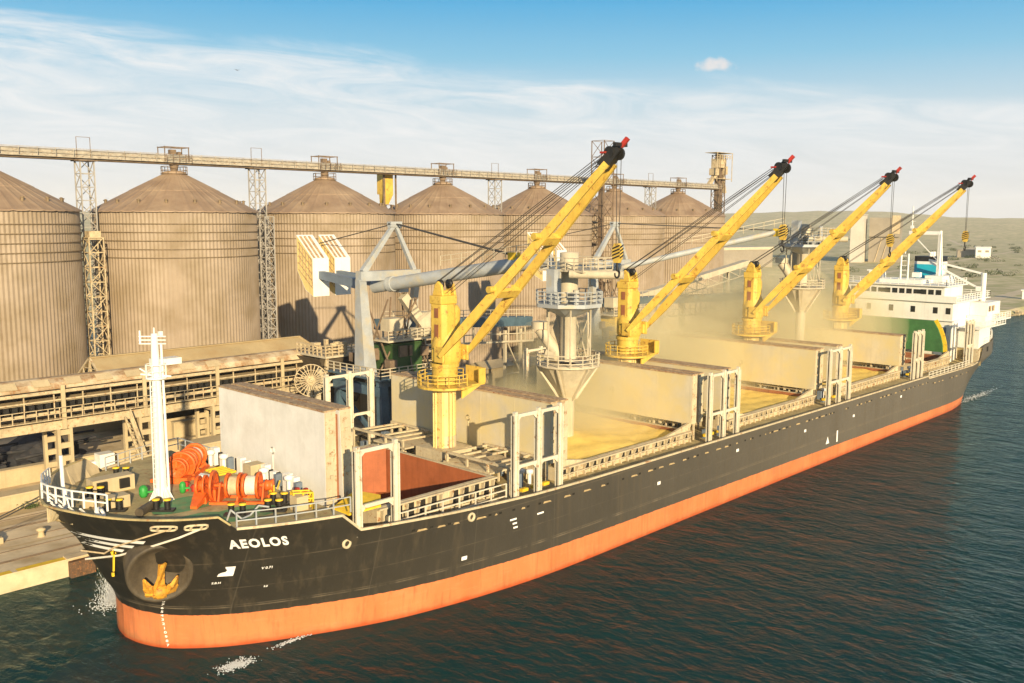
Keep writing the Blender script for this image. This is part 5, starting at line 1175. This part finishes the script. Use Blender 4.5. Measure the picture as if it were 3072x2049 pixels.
def clump(x,y,w_,h_,label,n=420):
    b=MB();rn=random.Random(int(x+y))
    for i in range(n):
        a=rn.uniform(0,6.28);r=w_*math.sqrt(rn.random());c=Vector((x+r*math.cos(a),y+r*math.sin(a)*.6,1.2+h_*rn.random()**1.5*(1-.5*r/w_)));d=Vector((rn.uniform(-1,1),rn.uniform(-1,1),rn.uniform(-.4,1))).normalized()*h_*.16;e_=d.cross(Vector((0,.3,1))).normalized()*h_*.1
        b.add([c-e_,c+d-e_*.5,c+d*1.4+e_*.5,c+e_],[(0,1,2,3)])
    tag(b.build('scrub_bush',M['leaf']),label,'bush','scrub bushes on the far shore')
rn=random.Random(17)
for i in range(26): 
    az=R(rn.uniform(15.2,20));r=rn.uniform(380,1100);clump(-26+r*math.cos(az),-62+r*math.sin(az),rn.uniform(2,5),rn.uniform(1.2,2.6),'low olive scrub bush on the dry land beyond the stern',160)
for i in range(60):
    az=R(rn.uniform(15.2,24));r=rn.uniform(420,1600);clump(-26+r*math.cos(az),-62+r*math.sin(az),rn.uniform(3,9),rn.uniform(1.5,3.5),'dark olive scrub patch scattered on the plain inland of the port',150)
rd=MB()
for (x0,y0,x1,y1,w_) in ((330,120,1900,330,4),(300,40,900,95,5),(700,150,1900,620,5)):
    d=Vector((x1-x0,y1-y0,0)).normalized();n_=Vector((-d.y,d.x,0))*w_/2;rd.add([Vector((x0,y0,1.215))-n_,Vector((x1,y1,1.215))-n_,Vector((x1,y1,1.215))+n_,Vector((x0,y0,1.215))+n_],[(0,1,2,3)])
tag(rd.build('dirt_road',mat('dirt_road',(.58,.48,.32),.9,var=.1)),'pale dirt tracks crossing the plain',None,None,'structure')
b=MB()
for i in range(60):
    x=rn.uniform(230,420);b.cbox((x,rn.uniform(22.5,26),rn.uniform(-.2,.8)),rn.uniform(.5,1.8),rn.uniform(.5,1.5),rn.uniform(.5,1.2))
tag(b.build('shore_rocks',M['wallc']),'pale rubble along the far waterline',None,None,'stuff')
b=MB()
c=Vector((55,77,52.3));
b.add([c+Vector((-.4,.3,.15)),c,c+Vector((.0,.0,.08)),c+Vector((.4,-.3,.18)),c+Vector((.15,.15,-.02))],[(0,1,4),(1,3,4),(0,4,2)]);b.lathe([(.01,-.25),(.06,-.06),(.05,.12),(.01,.22)],c,(.6,.6,0),8)
tag(b.build('gull',M['bird']),'tiny dark gull in the sky above the second silo','bird')
# ------------------------------------------------------------------ discharge water and foam at the bow
rn=random.Random(77);b=MB()
for i in range(5000):
    f=rn.random();z=5.0*(1-f**1.3);x=2.3+rn.gauss(0,.22+.28*f)-.5*f;y=5.6+.7*f+rn.gauss(0,.2+.3*f)
    s_=rn.uniform(.008,.022)
    if z<.03: continue
    c=Vector((x,y,z));b.add([c+Vector((s_,0,-s_)),c+Vector((-s_,s_*.5,-s_)),c+Vector((0,-s_,-s_)),c+Vector((0,0,s_*9))],[(0,1,2),(0,2,3),(1,3,2),(0,3,1)])
FO=mat('foam',(.55,.57,.58),.5,var=.05)
tag(b.build('water_spray',FO),'white discharge water pouring down on the far side of the bow',None,None,'stuff')
SV=bpy.data.materials.new('spray_mist');SV.use_nodes=True
for n_ in list(SV.node_tree.nodes): SV.node_tree.nodes.remove(n_)
o_=SV.node_tree.nodes.new('ShaderNodeOutputMaterial');v_=SV.node_tree.nodes.new('ShaderNodeVolumePrincipled');v_.inputs['Density'].default_value=1.1;v_.inputs['Color'].default_value=(1,1,1,1);SV.node_tree.links.new(v_.outputs[0],o_.inputs['Volume'])
b=MB();b.M=Matrix.Translation((2.15,5.9,.08))@Matrix.Rotation(.12,4,'Y');b.lathe([(.001,0),(1.05,.01),(1.0,.5),(.75,1.6),(.55,3),(.35,4.4),(.12,5.2),(.001,5.3)],n=20)
tag(b.build('water_mist',SV),'soft white mist around the discharge water at the bow',None,None,'stuff')
def foam(cx,cy,rx,ry,n,label):
    b=MB()
    for i in range(n):
        x=cx+rn.gauss(0,rx);y=cy+rn.gauss(0,ry);s_=rn.uniform(.015,.06);b.lathe([(s_,-.02),(s_*.7,s_*.35),(.01,s_*.5)],(x,y,.07),n=6)
    tag(b.build('foam',FO),label,None,None,'stuff')
foam(3.1,-9.3,.55,.3,520,'white foam patch on the water off the port bow');foam(7.6,-8.9,.8,.12,160,'thin foam line at the port waterline');foam(1.8,6.3,.8,.7,500,'foam where the discharge meets the water');foam(137,-12.4,4.0,.4,420,'white wash trailing off the stern')
# ------------------------------------------------------------------ water
def water_mat():
    m=bpy.data.materials.new('harbour_water');m.use_nodes=True;nt=m.node_tree;N=nt.nodes;L=nt.links
    for n_ in list(N): N.remove(n_)
    out=N.new('ShaderNodeOutputMaterial');geo=N.new('ShaderNodeNewGeometry')
    def noise(sc,s3,det=4,rot=0,rg=.55,dist=0):
        mp=N.new('ShaderNodeMapping');mp.inputs['Scale'].default_value=s3;mp.inputs['Rotation'].default_value=(0,0,R(rot));L.new(geo.outputs['Position'],mp.inputs['Vector'])
        n=N.new('ShaderNodeTexNoise');n.inputs['Scale'].default_value=sc;n.inputs['Detail'].default_value=det;n.inputs['Roughness'].default_value=rg;n.inputs['Distortion'].default_value=dist;L.new(mp.outputs[0],n.inputs['Vector']);return n.outputs['Fac']
    def add(a,b2,k):
        n=N.new('ShaderNodeMath');n.operation='MULTIPLY_ADD';L.new(b2,n.inputs[0]);n.inputs[1].default_value=k;L.new(a,n.inputs[2]);return n.outputs[0]
    h=noise(.5,(1,.5,1),3,38,.55,.4);h=add(h,noise(1.5,(1,.55,1),5,25,.6,.5),.5);h=add(h,noise(.16,(1,.6,1),3,50),1.3)
    bp=N.new('ShaderNodeBump');bp.inputs['Strength'].default_value=1.0;bp.inputs['Distance'].default_value=.4;L.new(h,bp.inputs['Height'])
    gl=N.new('ShaderNodeBsdfGlossy');gl.inputs['Roughness'].default_value=.08;L.new(bp.outputs[0],gl.inputs['Normal'])
    df=N.new('ShaderNodeBsdfDiffuse');L.new(bp.outputs[0],df.inputs['Normal'])
    cr=N.new('ShaderNodeMix');cr.data_type='RGBA';L.new(noise(.03,(1,1,1)),cr.inputs['Factor']);cr.inputs['A'].default_value=(.004,.042,.047,1);cr.inputs['B'].default_value=(.008,.056,.054,1);L.new(cr.outputs['Result'],df.inputs['Color'])
    tr=N.new('ShaderNodeBsdfTransparent');tr.inputs['Color'].default_value=(.75,.6,.35,1)
    mx=N.new('ShaderNodeMixShader');mx.inputs[0].default_value=.22;L.new(df.outputs[0],mx.inputs[1]);L.new(tr.outputs[0],mx.inputs[2])
    fr=N.new('ShaderNodeFresnel');fr.inputs['IOR'].default_value=1.21;L.new(bp.outputs[0],fr.inputs['Normal'])
    fk=N.new('ShaderNodeMath');fk.operation='MULTIPLY';fk.inputs[1].default_value=.52;L.new(fr.outputs[0],fk.inputs[0]);gl.inputs['Color'].default_value=(.75,.95,1,1)
    m2=N.new('ShaderNodeMixShader');L.new(fk.outputs[0],m2.inputs[0]);L.new(mx.outputs[0],m2.inputs[1]);L.new(gl.outputs[0],m2.inputs[2])
    L.new(m2.outputs[0],out.inputs['Surface']);return m
b=MB();b.add([(-1500,-1500,0),(4300,-1500,0),(4300,23.6,0),(-1500,23.6,0)],[(0,1,2,3)])
tag(b.build('water',water_mat()),'dark green rippled harbour water',None,None,'structure')
b=MB();b.add([(-1500,-1500,-8),(4300,-1500,-8),(4300,40,-8),(-1500,40,-8)],[(0,1,2,3)]);tag(b.build('seabed',mat('seabed',(.008,.02,.018),.9)),'dark harbour bed under the water',None,None,'structure')
# ------------------------------------------------------------------ air: haze and dust
def vol(name,dens,col,aniso=-.12):
    m=bpy.data.materials.new(name);m.use_nodes=True;N=m.node_tree.nodes;L=m.node_tree.links
    for n_ in list(N): N.remove(n_)
    out=N.new('ShaderNodeOutputMaterial');v=N.new('ShaderNodeVolumePrincipled');v.inputs['Density'].default_value=dens;v.inputs['Color'].default_value=col+(1,);v.inputs['Anisotropy'].default_value=aniso
    L.new(v.outputs[0],out.inputs['Volume']);return m
HAZE=True
if HAZE:
    b=MB();b.box(-1600,4400,-1600,4400,-9.5,130);tag(b.build('haze',vol('haze_air',.00009,(.97,.97,1.0))),'thin warm haze over the whole port',None,None,'stuff')
    DV=vol('dust_air',.028,(1,.88,.54));DV2=vol('dust_puff',.06,(1,.89,.56))
    for c,r,l in (((47,0,9.5),(13,10,4.5),'pale grain dust drifting over the second hold'),((68,8,10),(15,15,8),'yellow dust drifting behind the second crane'),((90,6,11),(19,16,10),'thick yellow dust around the far loading spout'),((112,8,12),(19,17,10),'dust veil before the accommodation block')):
        for q_ in (1.0,.86,.72,.58,.44):
            b=MB();b.M=Matrix.Translation((c[0],c[1],7.6+(c[2]-7.6)*q_))@Matrix.Diagonal((r[0]*q_,r[1]*q_,r[2]*q_,1));ph=c[0]
            b.lathe([(.001,-1)]+[(math.sin(math.pi*i/16),-math.cos(math.pi*i/16)) for i in range(1,16)]+[(.001,1)],n=32)
            b.M=None
            for v_ in b.v: v_.z+=.9*math.sin(.45*v_.x+ph)+.6*math.sin(.7*v_.y-.3*v_.x);v_.x+=.8*math.sin(.6*v_.z+.4*v_.y)
            tag(b.build('dust_cloud',DV),l,None,None,'stuff')
# ------------------------------------------------------------------ camera
f,tilt,roll,yaw=2799.3187,7.4761,.2015,43.7358
t_,y_,r_=R(tilt),R(yaw),R(roll)
fw=Vector((math.cos(y_)*math.cos(t_),math.sin(y_)*math.cos(t_),-math.sin(t_)));rt=Vector((math.sin(y_),-math.cos(y_),0));up=rt.cross(fw)
rt2=rt*math.cos(r_)+up*math.sin(r_);up2=-rt*math.sin(r_)+up*math.cos(r_)
cd=bpy.data.cameras.new('camera');cd.sensor_width=36;cd.lens=f/3072*36;cd.clip_end=20000;cd.clip_start=.5
cam=bpy.data.objects.new('camera',cd);COL.objects.link(cam)
cam.matrix_world=Matrix(((rt2.x,up2.x,-fw.x,-25.8649),(rt2.y,up2.y,-fw.y,-61.7132),(rt2.z,up2.z,-fw.z,28.7469),(0,0,0,1)))
SC.camera=cam
# ------------------------------------------------------------------ sun and sky
AZ=61.;EL=15.5
sd=bpy.data.lights.new('sun','SUN');sd.energy=5.0;sd.angle=R(.5);sd.color=(1,.80,.50)
so=bpy.data.objects.new('sun',sd);COL.objects.link(so)
ld=Vector((math.cos(R(AZ))*math.cos(R(EL)),math.sin(R(AZ))*math.cos(R(EL)),-math.sin(R(EL))))
so.rotation_euler=ld.to_track_quat('-Z','Y').to_euler()
W=bpy.data.worlds.new('World');SC.world=W;W.use_nodes=True;nt=W.node_tree;N=nt.nodes;L=nt.links
bg=N['Background'];bg.inputs['Strength'].default_value=.1
sky=N.new('ShaderNodeTexSky');sky.sky_type='NISHITA';sky.sun_disc=False;sky.sun_elevation=R(EL);sky.sun_rotation=R(270-AZ);sky.dust_density=1.5
tc=N.new('ShaderNodeTexCoord');sx=N.new('ShaderNodeSeparateXYZ');L.new(tc.outputs['Generated'],sx.inputs[0])
def mth(op,a,b2=None,c=None):
    n=N.new('ShaderNodeMath');n.operation=op
    for i,v in enumerate((a,b2,c)):
        if v is None: continue
        if isinstance(v,(int,float)): n.inputs[i].default_value=v
        else: L.new(v,n.inputs[i])
    return n.outputs[0]
def rng(v,a,b2,c=0,d=1,sm=False):
    r=N.new('ShaderNodeMapRange');L.new(v,r.inputs['Value']);
    if sm:r.interpolation_type='SMOOTHSTEP'
    for k2,x in zip(('From Min','From Max','To Min','To Max'),(a,b2,c,d)): r.inputs[k2].default_value=x
    return r.outputs[0]
def mixc(fac,a,b2):
    x=N.new('ShaderNodeMix');x.data_type='RGBA'
    for s_,v_ in ((x.inputs['Factor'],fac),(x.inputs['A'],a),(x.inputs['B'],b2)):
        if isinstance(v_,(int,float)): s_.default_value=v_
        elif isinstance(v_,tuple): s_.default_value=v_+(1,)
        else: L.new(v_,s_)
    return x.outputs['Result']
el=mth('MULTIPLY',mth('ARCSINE',sx.outputs[2]),57.2958);az=mth('MULTIPLY',mth('ARCTAN2',sx.outputs[1],sx.outputs[0]),57.2958)
rp=N.new('ShaderNodeValToRGB');L.new(rng(el,-2,30),rp.inputs[0]);cr=rp.color_ramp;cr.elements[0].position=0;cr.elements[0].color=(5.9,5.7,5.3,1)
def E(p,c): e=cr.elements.new((p+2)/32);e.color=tuple(6*x for x in c)+(1,)
cr.elements[0].color=(4.7,4.7,4.6,1);cr.elements[1].position=1;cr.elements[1].color=(.6,1.8,3.6,1)
for p_,c_ in ((1,(.80,.81,.80)),(4,(.75,.81,.84)),(7,(.54,.74,.86)),(9.5,(.28,.62,.85)),(12.5,(.11,.48,.82)),(18,(.09,.36,.72))): E(p_,c_)
# cirrus: stretched noise in azimuth/elevation of the real sky direction
cv=N.new('ShaderNodeCombineXYZ');L.new(mth('MULTIPLY',az,.055),cv.inputs[0]);L.new(mth('ADD',mth('MULTIPLY',el,.30),mth('MULTIPLY',az,-.022)),cv.inputs[1])
def nz(sc,det=6,rg=.6,dist=.6):
    n=N.new('ShaderNodeTexNoise');n.inputs['Scale'].default_value=sc;n.inputs['Detail'].default_value=det;n.inputs['Roughness'].default_value=rg;n.inputs['Distortion'].default_value=dist;L.new(cv.outputs[0],n.inputs['Vector']);return n.outputs['Fac']
edge=mth('ADD',6.6,mth('MULTIPLY',rng(az,15,66,0,1),3.9))
rel=mth('SUBTRACT',edge,mth('ADD',el,mth('MULTIPLY',mth('SUBTRACT',nz(1.4),.5),3.5)))
band=rng(rel,-.5,1.1,0,1,True)
tex=rng(nz(2.1,9,.66,1.3),.34,.68,.15,1)
cl=mth('MULTIPLY',mth('MULTIPLY',band,tex),rng(el,.5,5,.35,.9))
col=mixc(cl,rp.outputs[0],(5.7,5.8,5.85))
# one small cumulus puff
pa=mth('SUBTRACT',az,31.9);pe=mth('SUBTRACT',el,8.95)
pd=mth('ADD',mth('POWER',mth('DIVIDE',pa,1.25),2),mth('POWER',mth('DIVIDE',mth('ADD',pe,mth('MULTIPLY',mth('ABSOLUTE',pa),.12)),.42),2))
cv2=N.new('ShaderNodeCombineXYZ');L.new(az,cv2.inputs[0]);L.new(el,cv2.inputs[1]);n2=N.new('ShaderNodeTexNoise');n2.inputs['Scale'].default_value=1.7;n2.inputs['Detail'].default_value=6;n2.inputs['Roughness'].default_value=.6;L.new(cv2.outputs[0],n2.inputs['Vector'])
pf=rng(mth('ADD',pd,mth('MULTIPLY',mth('SUBTRACT',n2.outputs['Fac'],.5),2.6)),1.25,-.2,0,.88,True)
col=mixc(pf,col,(5.5,5.2,5.1))
fac=mth('MULTIPLY',rng(el,18,32,1,0),1.0)
col=mixc(fac,sky.outputs[0],col)
L.new(col,bg.inputs['Color'])
SC.view_settings.view_transform='Standard';SC.view_settings.look='None';SC.view_settings.exposure=.62;SC.view_settings.gamma=1
SC.render.engine='CYCLES';c=SC.cycles;c.max_bounces=6;c.diffuse_bounces=3;c.glossy_bounces=3;c.transmission_bounces=3;c.transparent_max_bounces=8;c.volume_bounces=1;c.use_denoising=True;c.sample_clamp_indirect=6
try:c.denoiser='OPENIMAGEDENOISE'
except Exception:pass
